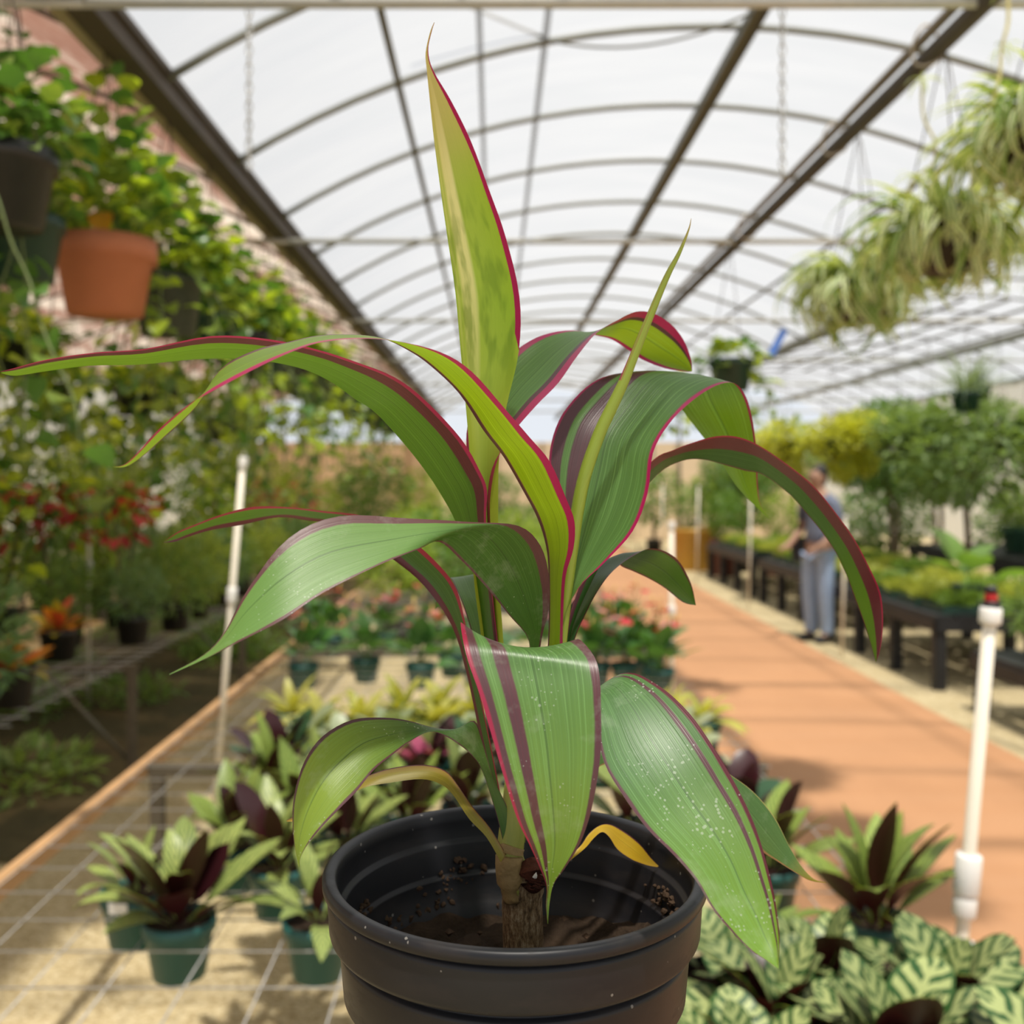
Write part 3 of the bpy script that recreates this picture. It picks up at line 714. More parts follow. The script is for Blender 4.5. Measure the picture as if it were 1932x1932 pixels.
ribbon('front_leaf', [
 (975, 1590, .434, 992, 1590, .434), (960, 1450, .428, 1010, 1450, .428), (925, 1330, .417, 1050, 1330, .415), (890, 1235, .402, 1085, 1240, .398), (870, 1174, .388, 1090, 1205, .385, (-8, 30, 0)),
 (873, 1205, .374, 1122, 1240, .372, (0, 8, 0)), (884, 1250, .367, 1132, 1285, .365), (905, 1310, .362, 1134, 1345, .360), (927, 1385, .359, 1134, 1410, .357),
 (950, 1464, .357, 1126, 1475, .356), (975, 1543, .358, 1114, 1535, .357), (1000, 1596, .361, 1094, 1592, .360), (1018, 1636, .366, 1066, 1638, .365),
 (1031, 1672, .371, 1045, 1668, .371), (1030, 1710, .375, 1037, 1705, .375), (1033, 1743, .378, 1034, 1743, .378)],
 cordyline('leaf_front', (0.105, 0.225, 0.062), [(0.0, ROSE), (0.03, ROSE), (0.045, DM), (0.10, DM), (0.115, None), (0.20, None), (0.215, DM), (0.315, DM), (0.33, None), (0.93, None), (0.945, DM), (1.0, DM)], (0.24, 0.42, 0.05), (0.55, 0.85), 0.32, 0.8, 0.38, 0.6, 0.03),
 (0, 0, .003), label='front leaf hanging down with a purple stripe and white water spots')

ribbon('right_front_leaf', [
 (985, 1560, .434, 1000, 1550, .436), (1030, 1430, .426, 1060, 1400, .432), (1075, 1340, .415, 1130, 1300, .425), (1110, 1320, .402, 1185, 1269, .415), (1125, 1370, .388, 1245, 1295, .403),
 (1140, 1439, .376, 1300, 1345, .391), (1175, 1500, .367, 1345, 1408, .381), (1220, 1562, .360, 1385, 1475, .373), (1270, 1612, .354, 1415, 1535, .366),
 (1312, 1660, .349, 1436, 1592, .360), (1345, 1715, .345, 1452, 1650, .354), (1380, 1757, .342, 1463, 1700, .349), (1415, 1792, .340, 1470, 1755, .344),
 (1445, 1812, .339, 1471, 1790, .340), (1468, 1827, .338, 1469, 1827, .338)],
 cordyline('leaf_right_front', (0.090, 0.205, 0.062), [(0.0, DM), (0.025, DM), (0.035, None), (0.80, None), (0.815, DM), (0.86, DM), (0.875, None), (0.945, None), (0.955, MAR), (1.0, MAR)], (0.23, 0.42, 0.03), (0.6, 0.98), 0.30, 0.9, 0.40, 0.6, 0.03),
 (4, -4, .004), label='large spotted leaf falling over the pot rim')

ribbon('low_left_leaf', [
 (977, 1590, .431, 950, 1592, .430), (960, 1530, .430, 935, 1532, .428), (930, 1465, .428, 910, 1455, .424), (911, 1400, .426, 890, 1425, .419), (895, 1360, .422, 862, 1402, .413),
 (860, 1375, .417, 830, 1384, .409), (815, 1372, .412, 805, 1382, .404), (772, 1360, .406, 772, 1400, .396), (726, 1354, .400, 740, 1424, .387),
 (665, 1358, .393, 705, 1453, .379), (610, 1388, .386, 672, 1494, .372), (575, 1435, .380, 640, 1526, .367), (555, 1500, .375, 608, 1560, .364),
 (552, 1560, .371, 582, 1591, .363), (558, 1610, .367, 567, 1618, .363), (564, 1636, .363, 565, 1636, .363)],
 cordyline('leaf_low_left', (0.070, 0.15, 0.036), [(0.0, DM), (0.05, DM), (0.07, None), (0.95, None), (0.965, DM), (1.0, DM)], (0.26, 0.38, 0.04), (0.5, 0.8), 0.32, 0.7, 0.42),
 (0, -3, -.002), label='low leaf bending to a pointed lime tip')

ribbon('yellowing_leaf', [
 (955, 1612, .428, 945, 1627, .426), (925, 1562, .428, 918, 1580, .425), (892, 1522, .428, 885, 1545, .424), (863, 1480, .428, 855, 1500, .423), (840, 1454, .427, 832, 1480, .422),
 (800, 1443, .426, 795, 1470, .420), (739, 1449, .423, 735, 1477, .416), (690, 1465, .420, 685, 1487, .413), (630, 1495, .416, 635, 1515, .410),
 (580, 1525, .412, 590, 1548, .408), (540, 1548, .409, 541, 1550, .408)],
 cordyline('leaf_yellowing', (0.24, 0.20, 0.018), [(0.0, MAR), (0.06, MAR), (0.09, (0.28, 0.20, 0.03)), (0.35, (0.24, 0.21, 0.03)), (0.45, None), (1.0, None)], (0.50, 0.32, 0.02), (0.6, 1.0), 0.3),
 (0, -4, -.002), label='thin ageing leaf turning yellow')

ribbon('yellow_leaf', [
 (1000, 1640, .440, 1005, 1652, .440), (1050, 1625, .446, 1056, 1636, .446), (1091, 1600, .452, 1100, 1604, .450), (1110, 1574, .456, 1120, 1582, .453), (1130, 1558, .459, 1136, 1570, .455),
 (1150, 1555, .462, 1150, 1580, .457), (1175, 1567, .465, 1165, 1603, .459), (1205, 1590, .467, 1190, 1621, .462), (1228, 1618, .469, 1218, 1632, .466), (1243, 1634, .470, 1240, 1636, .469)],
 cordyline('leaf_yellow', (0.62, 0.38, 0.012), [(0.0, MAR), (0.05, MAR), (0.07, None), (0.97, None), (0.98, BRN), (1.0, BRN)], (0.50, 0.30, 0.05), (0.8, 1.0), 0.35),
 (0, -2, .002), label='small dying bright yellow leaf inside the pot')

ribbon('right_back_leaf', [
 (990, 1560, .438, 995, 1545, .438), (1090, 1470, .450, 1095, 1440, .452), (1180, 1430, .457, 1190, 1395, .460), (1270, 1440, .462, 1290, 1405, .466), (1340, 1490, .465, 1372, 1458, .470),
 (1390, 1550, .467, 1420, 1493, .473), (1430, 1600, .469, 1460, 1540, .474), (1465, 1624, .471, 1488, 1594, .475), (1505, 1649, .473, 1512, 1634, .475),
 (1530, 1662, .475, 1535, 1658, .475), (1558, 1666, .475, 1558, 1665, .475)],
 cordyline('leaf_right_back', (0.075, 0.18, 0.045), [(0.0, (0.25, 0.14, 0.05)), (0.05, (0.30, 0.2, 0.06)), (0.08, None), (0.97, None), (0.985, (0.4, 0.42, 0.12)), (1.0, (0.4, 0.42, 0.12))], (0.45, 0.32, 0.03), (0.88, 1.0), 0.3, 0.8),
 (0, -3, -.002), label='spotted leaf behind with a yellow brown withered tip')

ribbon('hidden_leaf', [
 (955, 1420, .440, 968, 1420, .440), (905, 1250, .450, 950, 1250, .452), (880, 1160, .458, 935, 1160, .462), (860, 1110, .466, 915, 1120, .472), (850, 1090, .476, 900, 1085, .482),
 (840, 1100, .486, 885, 1090, .490), (825, 1130, .492, 850, 1125, .494), (820, 1150, .495, 821, 1150, .495)],
 cordyline('leaf_hidden', (0.085, 0.19, 0.06), [(0.0, MAR), (0.03, MAR), (0.05, None), (0.95, None), (0.97, MAR), (1.0, MAR)], None, (0.7, 1), 0.35), (0, 2, .003), label='grey green leaf partly hidden behind the stems')

# rolled spear leaf
sp = [(1056, 1290, .434, 14), (1062, 1200, .434, 18), (1070, 1110, .433, 22), (1080, 1030, .432, 24), (1090, 960, .432, 25), (1104, 895, .433, 25), (1130, 820, .436, 24), (1151, 775, .438, 23), (1176, 722, .440, 20),
      (1197, 670, .442, 17), (1221, 610, .444, 15), (1245, 552, .446, 13), (1262, 514, .447, 11), (1280, 480, .448, 8), (1293, 450, .449, 5), (1301, 428, .450, 2.5), (1304, 412, .450, 0.8)]
pts = smoothline([lc(W(a, b, y)) for a, b, y, w in sp], 4)
ws = [catmull([Vector((w*y/F/2, 0, 0)) for a, b, y, w in sp], i/4).x for i in range((len(sp)-1)*4+1)]
t = NT('leaf_spear'); uvv, u, v = t.uv()
ph = t.math('FRACT', t.math('ADD', v, t.math('MULTIPLY', u, 0.55)))
st_ = t.noise(t.vec(t.math('MULTIPLY', u, 2.0), t.math('MULTIPLY', v, 30.0)), 1.0, 2)
c = t.mix(st_, (0.22, 0.30, 0.025), (0.36, 0.44, 0.06))
c = t.mix(t.n('ShaderNodeMapRange', {0: u, 1: 0.82, 2: 0.98}).outputs[0], c, (0.50, 0.36, 0.08))
pk = t.math('MULTIPLY', t.math('LESS_THAN', ph, 0.17), t.math('GREATER_THAN', u, 0.5))
c = t.mix(pk, c, PINK)
M_spear = t.leaf(c, None, 0.25, 0.4)
sm = tube('rolled_leaf', pts, ws, 14); sm.materials.append(M_spear)
put('rolled_leaf', sm, plant)['label'] = 'tightly rolled new leaf like a green spike'
# a slim stand carries the pot, below the picture
stand = thing('plant_stand', 'dark wooden pedestal under the black nursery pot', 'stand', (PC.x, PC.y, 0))
hz = PC.z-POT_H
me = lathe('stand_top', [(0.0, hz-0.03), (0.085, hz-0.03), (0.09, hz-0.026), (0.09, hz-0.004), (0.085, hz), (0.0, hz)], 32); me.materials.append(M_dkwood); put('stand_top', me, stand)
me = lathe('stand_post', [(0.035, 0.03), (0.03, 0.1), (0.028, hz-0.1), (0.045, hz-0.03)], 20); me.materials.append(M_dkwood); put('stand_post', me, stand)
me = lathe('stand_foot', [(0.0, 0.0), (0.15, 0.0), (0.15, 0.02), (0.04, 0.035), (0.0, 0.035)], 28); me.materials.append(M_dkwood); put('stand_foot', me, stand)
#@@PART3
# ------------------------------------------------------------------ wire benches
CELL = 0.152
def bench(x0, x1, y0, y1, z, label, board_l=True, board_r=False, legs=True, brace=False):
    root = thing('wire_bench', label, 'bench', (x0, y0, 0))
    n1 = int((x1-x0)/CELL)+1; n2 = int((y1-y0)/CELL)+1
    ma = tube('wire', [(0, 0, 0), (0, (y1-y0)/2, 0), (0, y1-y0, 0)], 0.0020, 5); ma.materials.append(M_wire)
    mb = tube('wire', [(0, 0, 0), ((x1-x0)/2, 0, 0), (x1-x0, 0, 0)], 0.0020, 5); mb.materials.append(M_wire)
    for i in range(n1): put('wire', ma, root, (min(i*CELL, x1-x0), 0, z))
    for j in range(n2): put('wire', mb, root, (0, j*CELL, z+0.005))
    me = boxes('edge_board', [((0, (y1-y0)/2, 0), (0.038, y1-y0, 0.05))], 0.004); me.materials.append(M_board)
    if board_l: put('edge_board', me, root, (-0.02, 0, z-0.02))
    if board_r: put('edge_board', me, root, (x1-x0+0.02, 0, z-0.02))
    ml = boxes('leg', [((0, 0, (z-0.045)/2), (0.045, 0.045, z-0.045))], 0.003); ml.materials.append(M_dkwood)
    mj = boxes('joist', [(((x1-x0)/2, 0, 0), (x1-x0, 0.03, 0.04))]); mj.materials.append(M_dkwood)
    y = 0.1
    while y < y1-y0:
        for x in (0.03, x1-x0-0.03): put('leg', ml, root, (x, y, 0))
        put('joist', mj, root, (0, y, z-0.025))
        if brace:
            mbx = tube('brace', [(x1-x0-0.03, 0, 0.05), (x1-x0-0.5, 0.0, z-0.05)], 0.012, 6); mbx.materials.append(M_steel); put('brace', mbx, root, (0, y, 0))
        y += 2.4
    return root
BX0, BX1, BY0, BY1, BZ = -1.22, 0.96, 1.06, 9.0, 0.60
bench(BX0, BX1, BY0, BY1, BZ, 'wire mesh bench with tan edge board holding the sunken teal pots', True, False)
bench(-4.0, -1.95, 3.0, 12.9, BZ, 'wire mesh bench in shade under the hanging vines', False, False, True, True)
def cell(px, py, d=0.96):
    """centre of the mesh cell nearest the point seen at a height d below the camera"""
    Y = d*F/(py-VY); X = (px-VX)/F*Y
    i = round((X-BX0)/CELL-0.5); j = round((Y-BY0)/CELL-0.5)
    return BX0+(i+0.5)*CELL, BY0+(j+0.5)*CELL
used = set()
def free_cell(px, py, d=0.96):
    x, y = cell(px, py, d)
    i, j = round((x-BX0)/CELL-0.5), round((y-BY0)/CELL-0.5)
    for di, dj in ((0, 0), (0, 1), (1, 0), (-1, 0), (0, -1), (1, 1), (-1, 1), (0, 2), (2, 0), (-2, 0)):
        if (i+di, j+dj) not in used and 0 <= i+di <= 13:
            used.add((i+di, j+dj)); return BX0+(i+di+0.5)*CELL, BY0+(j+dj+0.5)*CELL
    return x, y

# pots
def pot_mesh(name, rt, rb, h, lip, mat, seg=24):
    t_ = 0.004
    me = lathe(name, [(0, 0), (rb, 0), (rt-lip*0.5, h-lip*2.2), (rt, h-lip*2.1), (rt, h), (rt-t_, h), (rt-t_-0.003, h-lip), (rb*0.9, h*0.5), (0, h*0.5)], seg)
    me.materials.append(mat); return me
def soil_mesh(name, rr, seg=20):
    V = [(0, 0, 0.006)]+[(rr*math.cos(6.2832*k/seg), rr*math.sin(6.2832*k/seg), 0) for k in range(seg)]
    me = mesh(name, V, [(0, 1+k, 1+(k+1) % seg) for k in range(seg)]); me.materials.append(M_soil); return me
PM_teal = pot_mesh('pot_teal', 0.079, 0.056, 0.125, 0.012, M_teal)
PM_black = pot_mesh('pot_black', 0.079, 0.060, 0.125, 0.010, M_black)
SM_small = soil_mesh('soil_small', 0.0735)

BURG = leafplain('burgundy_underside', (0.030, 0.004, 0.006), (0.055, 0.006, 0.010), 0.25)
H_pale = herring('calathea_pale', (0.045, 0.14, 0.03), (0.50, 0.58, 0.16), 7, 2.6, 0.30, 0.22)
H_pale2 = herring('calathea_lime', (0.055, 0.16, 0.025), (0.46, 0.58, 0.12), 9, 3.0, 0.32, 0.2)
H_mako = herring('calathea_dark_feather', (0.030, 0.11, 0.024), (0.52, 0.60, 0.24), 5.5, 1.2, 0.3, 0.06, 0.05, ((0.05, 0.14, 0.03), 0.44))
DARKLEAF = leafplain('burgundy_leaf', (0.026, 0.006, 0.008), (0.055, 0.010, 0.014), 0.2, 0.3)
DARKGREEN = leafplain('dark_green_leaf', (0.022, 0.075, 0.030), (0.05, 0.13, 0.05), 0.2, 0.35)
PINKLEAF = leafplain('pink_leaf', (0.42, 0.07, 0.16), (0.55, 0.14, 0.25), 0.3)
LV = dict(
 cal=[blade('calathea_leaf', 0.20, 0.050, b, 0.22, 0.22, 'lance', 8, (H_pale, BURG), True) for b in (0.25, 0.6, 0.95)],
 cal2=[blade('calathea_leaf_lime', 0.21, 0.052, b, 0.2, 0.2, 'lance', 8, (H_pale2, BURG), True) for b in (0.3, 0.7)],
 mako=[blade('feather_leaf', 0.155, 0.082, b, 0.12, 0.22, 'ellipse', 9, (H_mako, BURG), True, 0.04) for b in (0.3, 0.6, 0.9)],
 dark=[blade('burgundy_leaf', 0.20, 0.085, b, 0.18, 0.25, 'ellipse', 8, (DARKGREEN, DARKLEAF), True) for b in (0.2, 0.5)],
 darkr=[blade('burgundy_leaf_red', 0.20, 0.080, b, 0.18, 0.25, 'ellipse', 8, (DARKLEAF, DARKLEAF), True) for b in (0.2, 0.5)],
)
def rosette(name, label, loc, leaves, n, pm=PM_teal, group=None, seed=1, el=(25, 85), sc=(0.75, 1.15), h=0.125, sm=SM_small, sunk=0.045, tagc=None, lname='leaf', cat='plant', mix=None, stem=0.02, potz=None):
    """potted plant whose leaves rise from the middle of the pot; the pot is sunk through the mesh"""
    r = random.Random(seed); x, y = loc[0], loc[1]
    base = potz if potz is not None else BZ-h+sunk
    root = thing(name, label, cat, (x, y, base), 0, group)
    put('pot', pm, root, (0, 0, 0), (0, 0, r.uniform(0, 6)))
    put('soil', sm, root, (0, 0, h-0.014))
    for i in range(n):
        f = (i+0.5)/n
        e = math.radians(el[1]+(el[0]-el[1])*f+r.uniform(-9, 9)); a = i*2.39996+r.uniform(-.3, .3)
        me = r.choice(leaves)
        if mix and r.random() < mix[1]: me = r.choice(mix[0])
        rad = stem*f
        put(lname, me, root, (rad*math.cos(a), rad*math.sin(a), h-0.016), (r.uniform(-.35, .35), -e, a), r.uniform(*sc))
    if tagc:
        m = boxes('tag', [((0, 0, 0), (0.045, 0.0012, 0.028))]); m.materials.append(M_whitetag)
        put('label_tag', m, root, (math.cos(tagc)*0.079, math.sin(tagc)*0.079-0.0, h-0.015), (0.15, 0, tagc+math.pi/2))
    return root

GC = 'striped calatheas sunk in the wire bench'
LCAL = 'potted calathea with pale striped leaves and burgundy undersides sunk in the wire bench'
def cal(px, py, seed, n=17, leaves='cal', label=LCAL, group=GC, **kw):
    return rosette('potted_calathea', label, free_cell(px, py), LV[leaves], n, seed=seed, group=group, **kw)
cal(300, 1722, 11, 22, sc=(0.9, 1.5), el=(25, 85), mix=(LV['darkr'], 0.05), label='bushy striped calathea beside the tan edge board, bare soil showing in its teal pot', group=None)
cal(560, 1742, 12, 12, sc=(0.6, 1.0), label='small striped calathea sunk in the bench beside the black ribbed pot', group=None)
cal(215, 1665, 13, 10, sc=(0.55, 0.85), tagc=-1.7, label='low striped calathea in a teal pot with a white tag', group=None)
for i, (px, py) in enumerate(((440, 1575), (500, 1650), (600, 1560), (690, 1600), (760, 1545), (590, 1500), (480, 1500), (850, 1520), (690, 1480), (1180, 1560), (1260, 1500))):
    cal(px, py, 20+i, 16, 'cal' if i % 2 else 'cal2', sc=(0.8, 1.25), mix=(LV['darkr'], 0.12))
cal(1625, 1742, 41, 18, 'cal2', sc=(0.85, 1.45), label='tall striped calathea by the walkway with one large upright lime leaf', group=None)
cal(1480, 1640, 42, 16, 'cal2', sc=(0.8, 1.25), mix=(LV['darkr'], 0.2))
cal(1370, 1765, 43, 12, 'cal2', sc=(0.5, 0.8))
GD = 'dark leaved plants in the bench'
LDK = 'potted prayer plant with broad dark green and burgundy leaves sunk in the wire bench'
for i, (px, py, n) in enumerate(((520, 1478, 11), (1400, 1540, 13), (860, 1440, 10), (1020, 1440, 9))):
    rosette('potted_prayer_plant', LDK, free_cell(px, py), LV['dark'], n, seed=60+i, group=GD, el=(25, 80), sc=(0.8, 1.25), mix=(LV['darkr'], 0.45))
LPK = [blade('pink_leaf', 0.12, 0.06, b, 0.15, 0.2, 'ellipse', 6, (PINKLEAF,)) for b in (0.3, 0.6)]
rosette('pink_leaved_plant', 'small plant with pink and burgundy leaves among the calatheas', free_cell(830, 1430), LPK, 12, seed=70, el=(20, 75), mix=(LV['darkr'], 0.4))
# feather-leaved calatheas in the near corner of the bench
GM = 'feather patterned calatheas at the bench corner'
for i, (x, y, n, sc) in enumerate(((0.50, 1.78, 20, (0.95, 1.35)), (0.66, 1.64, 18, (0.95, 1.4)), (0.80, 1.80, 20, (0.95, 1.4)), (0.40, 1.60, 18, (0.8, 1.15)), (0.86, 1.50, 14, (1.1, 1.5)), (0.63, 1.93, 16, (0.8, 1.1)), (0.44, 1.95, 14, (0.7, 1.0)))):
    rosette('feather_calathea', 'calathea with oval cream and dark green feathered leaves near the white pipe', (x, y), LV['mako'], n, seed=80+i, group=GM, el=(20, 80), sc=sc, pm=PM_black, stem=0.03, mix=([blade('red_low_leaf', 0.11, 0.05, 0.4, 0.1, 0.2, 'ellipse', 6, (DARKLEAF,))], 0.12))

# yellow crotons / dracaenas
YEL = leafplain('yellow_leaf', (0.40, 0.40, 0.06), (0.60, 0.58, 0.16), 0.35)
YGR = stripes('yellow_green_leaf', [(0.0, (0.16, 0.27, 0.03)), (0.3, (0.5, 0.5, 0.08)), (0.5, (0.6, 0.56, 0.14)), (0.7, (0.5, 0.5, 0.08)), (1.0, (0.16, 0.27, 0.03))])
GVAR = leafplain('greygreen_leaf', (0.20, 0.27, 0.15), (0.42, 0.46, 0.30), 0.3)
L_y = [blade('yellow_leaf', 0.15, 0.040, b, 0.2, 0.05, 'lance', 6, (YEL,)) for b in (0.5, 1.0)]+[blade('yellow_green_leaf', 0.15, 0.04, 0.8, 0.2, 0.05, 'lance', 6, (YGR,))]
L_v = [blade('grey_leaf', 0.12, 0.05, b, 0.2, 0.15, 'ellipse', 6, (GVAR,)) for b in (0.4, 0.8)]
for i, px in enumerate((575, 630, 690, 745, 800, 858, 910, 1120, 1170, 1220, 1265, 1310)):
    rosette('yellow_leaved_plant', 'bright yellow leaved plant in a teal pot on the middle of the wire bench', free_cell(px, 1345+(i % 3)*10), L_y, 16, seed=100+i, group='yellow leaved plants on the bench', el=(5, 80), sc=(0.9, 1.35))
for i, px in enumerate((610, 680, 760, 830, 900, 980, 1060, 1130, 1200, 1260, 1320)):
    rosette('silver_leaved_plant', 'grey green speckled leafy plant sunk in the wire bench behind the calatheas', free_cell(px, 1405+(i % 2)*15), L_v, 14, seed=120+i, group='grey green plants on the bench', el=(10, 80), sc=(0.95, 1.5))
# anthuriums: heart leaves, pink and red flowers on stalks
ANL = leafplain('anthurium_leaf', (0.035, 0.11, 0.030), (0.09, 0.22, 0.05), 0.3, 0.3)
ANP = leafplain('anthurium_pink', (0.58, 0.16, 0.17), (0.66, 0.30, 0.28), 0.3, 0.25)
ANR = leafplain('anthurium_red', (0.55, 0.02, 0.05), (0.62, 0.05, 0.06), 0.25, 0.25)
L_an = [blade('anthurium_leaf', 0.26, 0.105, b, 0.1, 0.45, 'heart', 7, (ANL,), False, 0.025) for b in (0.5, 1.0)]
def flower(mat, nm):
    sp = blade('spathe', 0.075, 0.062, 0.5, -0.2, 0.0, 'heart', 6, (mat,))
    return sp
SPP, SPR = flower(ANP, 'p'), flower(ANR, 'r')
M_spadix = plain('spadix', (0.62, 0.42, 0.12), 0.5)
SPX = tube('spadix', [(0, 0, 0), (0.01, 0, 0.02), (0.016, 0, 0.042)], [0.004, 0.0045, 0.003], 6); SPX.materials.append(M_spadix)
def anthurium(px, py, seed, nfl=5, red=0.4, label=None, group=None):
    r = random.Random(seed)
    x, y = free_cell(px, py)
    root = rosette('potted_anthurium', label, (x, y), L_an, 15, seed=seed, group=group, el=(25, 85), sc=(0.75, 1.15))
    for i in range(nfl):
        a = r.uniform(0, 6.28); ln = r.uniform(0.20, 0.31); lean = r.uniform(0.05, 0.12)
        top = Vector((lean*math.cos(a), lean*math.sin(a), 0.11+ln))
        st = tube('flower_stalk', smoothline([(0, 0, 0.11), top*0.5+Vector((0, 0, 0.08)), top], 3), 0.0022, 5); st.materials.append(M_stem)
        so = put('flower', (SPR if r.random() < red else SPP), root, top, (r.uniform(-.4, .4), -r.uniform(-0.2, 0.7), a if r.random() < .3 else r.uniform(-2.4, -0.7)), r.uniform(0.8, 1.25))
        put('flower_stalk', st, root); put('spadix', SPX, so, (0.004, 0, 0.001))
    return root
GA = 'flowering anthuriums on the bench'
for i, (px, py) in enumerate(((590, 1250), (680, 1240), (770, 1255), (640, 1205), (840, 1230), (730, 1195), (560, 1190), (900, 1260), (800, 1190), (1000, 1230))):
    anthurium(px, py, 140+i, 3+(i % 3), 0.25, 'anthurium with glossy leaves and pale pink blooms far down the wire bench', GA)
for i, (px, py) in enumerate(((1120, 1250), (1180, 1255), (1225, 1240), (1150, 1205), (1265, 1262), (1090, 1220), (1200, 1195))):
    anthurium(px, py, 160+i, 5, 0.45, 'anthurium with pink and red blooms at the walkway side of the bench', 'anthuriums at the walkway side')

# ------------------------------------------------------------------ white irrigation risers
def riser(x, y, top, label, lean=(0, 0), group=None, cap=None, simple=False, base=0.0):
    root = thing('irrigation_riser', label, 'pipe', (x, y, base), 0, group)
    tp = Vector((lean[0], lean[1], top-base))
    def at(f): return tp*f
    me = tube('pipe', [at(0), at(.5), at(1)], 0.0135, 12); me.materials.append(M_pvc); put('pipe', me, root)
    def sleeve(f0, f1, rr, nm='coupling'):
        m = tube(nm, [at(f0), at(f0+0.004), at(f1-0.004), at(f1)], [rr*.9, rr, rr, rr*.9], 14); m.materials.append(M_pvc_w); put(nm, m, root)
    if simple:
        sleeve(0.62, 0.66, 0.022); sleeve(0.97, 1.0, 0.019)
    else:
        sleeve(0.563, 0.624, 0.026); sleeve(0.53, 0.562, 0.0235); sleeve(0.474, 0.49, 0.033); sleeve(0.28, 0.474, 0.0265)
        sleeve(0.975, 1.0, 0.022)
    if cap:
        m = tube('sprinkler_cap', [tp, tp+Vector((0, 0, 0.012))], [0.018, 0.018], 12); m.materials.append(M_black); put('nozzle_base', m, root)
        m = tube('sprinkler_cap', [tp+Vector((0, 0, 0.012)), tp+Vector((0, 0, 0.030))], [0.013, 0.012], 12); m.materials.append(plain('red_cap', (0.55, 0.02, 0.02), 0.4)); put('nozzle', m, root)
        m = tube('sprinkler_cap', [tp+Vector((0, 0, 0.030)), tp+Vector((0, 0, 0.044))], [0.014, 0.010], 12); m.materials.append(M_black); put('nozzle_cap', m, root)
    return root
riser(0.897, 2.06, 1.34, 'white pvc riser with couplings and a red topped sprinkler', (0.114, -0.01), None, True)
riser(0.985, 5.6, 1.365, 'plain white pvc riser among the pink and red anthuriums', (0, 0), None, None, True)
for k, y in enumerate((5.8, 9.07, 12.4, 15.6, 18.9, 22.0)):
    riser(3.13, y, 1.50 if k != 1 else 1.28, ('first', 'second', 'third', 'fourth', 'fifth', 'sixth')[k]+' cream pvc riser past the low black bench along the walkway edge', (0.03, 0), 'risers along the far side of the walkway', None, True)
riser(-1.255, 4.47, 1.70, 'slightly tilted grey white pole at the tan edge board', (0.14, 0.0), None, None, True, 0.0)
for k, (x, y, tp) in enumerate(((-3.15, 6.3, 1.45), (-2.9, 7.2, 1.55), (-3.3, 8.2, 1.6))):
    riser(x, y, tp, 'pale pole standing up through the shaded wire bench', (0, 0), 'poles in the shaded bench', None, True)

# ------------------------------------------------------------------ hanging baskets
GUT = HG-0.09
ORD = ['first', 'second', 'third', 'fourth', 'fifth', 'sixth', 'seventh', 'eighth', 'ninth', 'tenth', 'eleventh', 'twelfth', 'thirteenth']
def hanger(root, top, rim_r, zrim, k=3, ph=0.3):
    for i in range(k):
        a = ph+i*6.2832/k
        m = tube('hanger_wire', [(rim_r*math.cos(a), rim_r*math.sin(a), zrim), (0.01*math.cos(a), 0.01*math.sin(a), top)], 0.0028, 4); m.materials.append(M_steel_d)
        put('hanger_wire', m, root)
    m = tube('hook', [(0, 0, top-0.005), (0, 0, top+0.05)], 0.004, 5); m.materials.append(M_steel_d); put('hook', m, root)
SPI = [stripes('spider_white', [(0.0, (0.70, 0.74, 0.50)), (0.26, (0.70, 0.74, 0.50)), (0.38, (0.17, 0.29, 0.07)), (0.62, (0.17, 0.29, 0.07)), (0.74, (0.70, 0.74, 0.50)), (1.0, (0.70, 0.74, 0.50))], 0.4),
       stripes('spider_green', [(0.0, (0.14, 0.27, 0.05)), (0.34, (0.16, 0.29, 0.06)), (0.42, (0.50, 0.56, 0.26)), (0.58, (0.50, 0.56, 0.26)), (0.66, (0.16, 0.29, 0.06)), (1.0, (0.14, 0.27, 0.05))], 0.4)]
L_sp = [blade('spider_leaf', L, 0.028, b, 0.35, 0, 'strap', 10, (SPI[1 if i == 3 else 0],)) for i, (L, b) in enumerate(((0.36, 1.9), (0.42, 2.5), (0.32, 1.5), (0.46, 2.8), (0.44, 3.6), (0.46, 4.8)))]
M_runner = plain('runner', (0.62, 0.55, 0.22), 0.5)
PM_bowl = lathe('bowl', [(0, 0), (0.09, 0.0), (0.13, 0.03), (0.165, 0.11), (0.172, 0.155), (0.165, 0.155), (0.155, 0.12), (0, 0.12)], 28); PM_bowl.materials.append(M_brownpot)
def spider(x, y, zr, seed, label, n=120, runners=(), tagp=None):
    r = random.Random(seed)
    root = thing('hanging_spider_plant', label, 'plant', (x, y, zr-0.155))
    put('bowl', PM_bowl, root); put('soil', soil_mesh('soil_bowl', 0.156), root, (0, 0, 0.135))
    hanger(root, HT-0.03-(zr-0.155), 0.168, 0.15)
    for i in range(n):
        a = r.uniform(0, 6.283); rad = r.uniform(0.0, 0.13)
        e = math.radians(r.uniform(20, 85)) if i % 4 else math.radians(r.uniform(-25, 30))
        put('leaf', r.choice(L_sp), root, (rad*math.cos(a), rad*math.sin(a), 0.15), (r.uniform(-.7, .7), -e, a+r.uniform(-.5, .5)), r.uniform(0.7, 1.12))
    for pts in runners:
        P = [Vector(p)-Vector((x, y, zr-0.155)) for p in pts]
        m = tube('runner', smoothline(P, 4), 0.005, 6); m.materials.append(M_runner); ro = put('runner', m, root)
        for q in P[::2]:
            for i in range(7):
                put('plantlet_leaf', L_sp[2], ro, q, (0, -r.uniform(-.6, 1.2), r.uniform(0, 6.28)), r.uniform(0.18, 0.32))
    if tagp:
        m = boxes('tag', [((0, 0, 0), (0.035, 0.003, 0.10))]); m.materials.append(M_bluetag); put('blue_tag', m, root, tagp, (0.2, 0.15, 0))
    return root
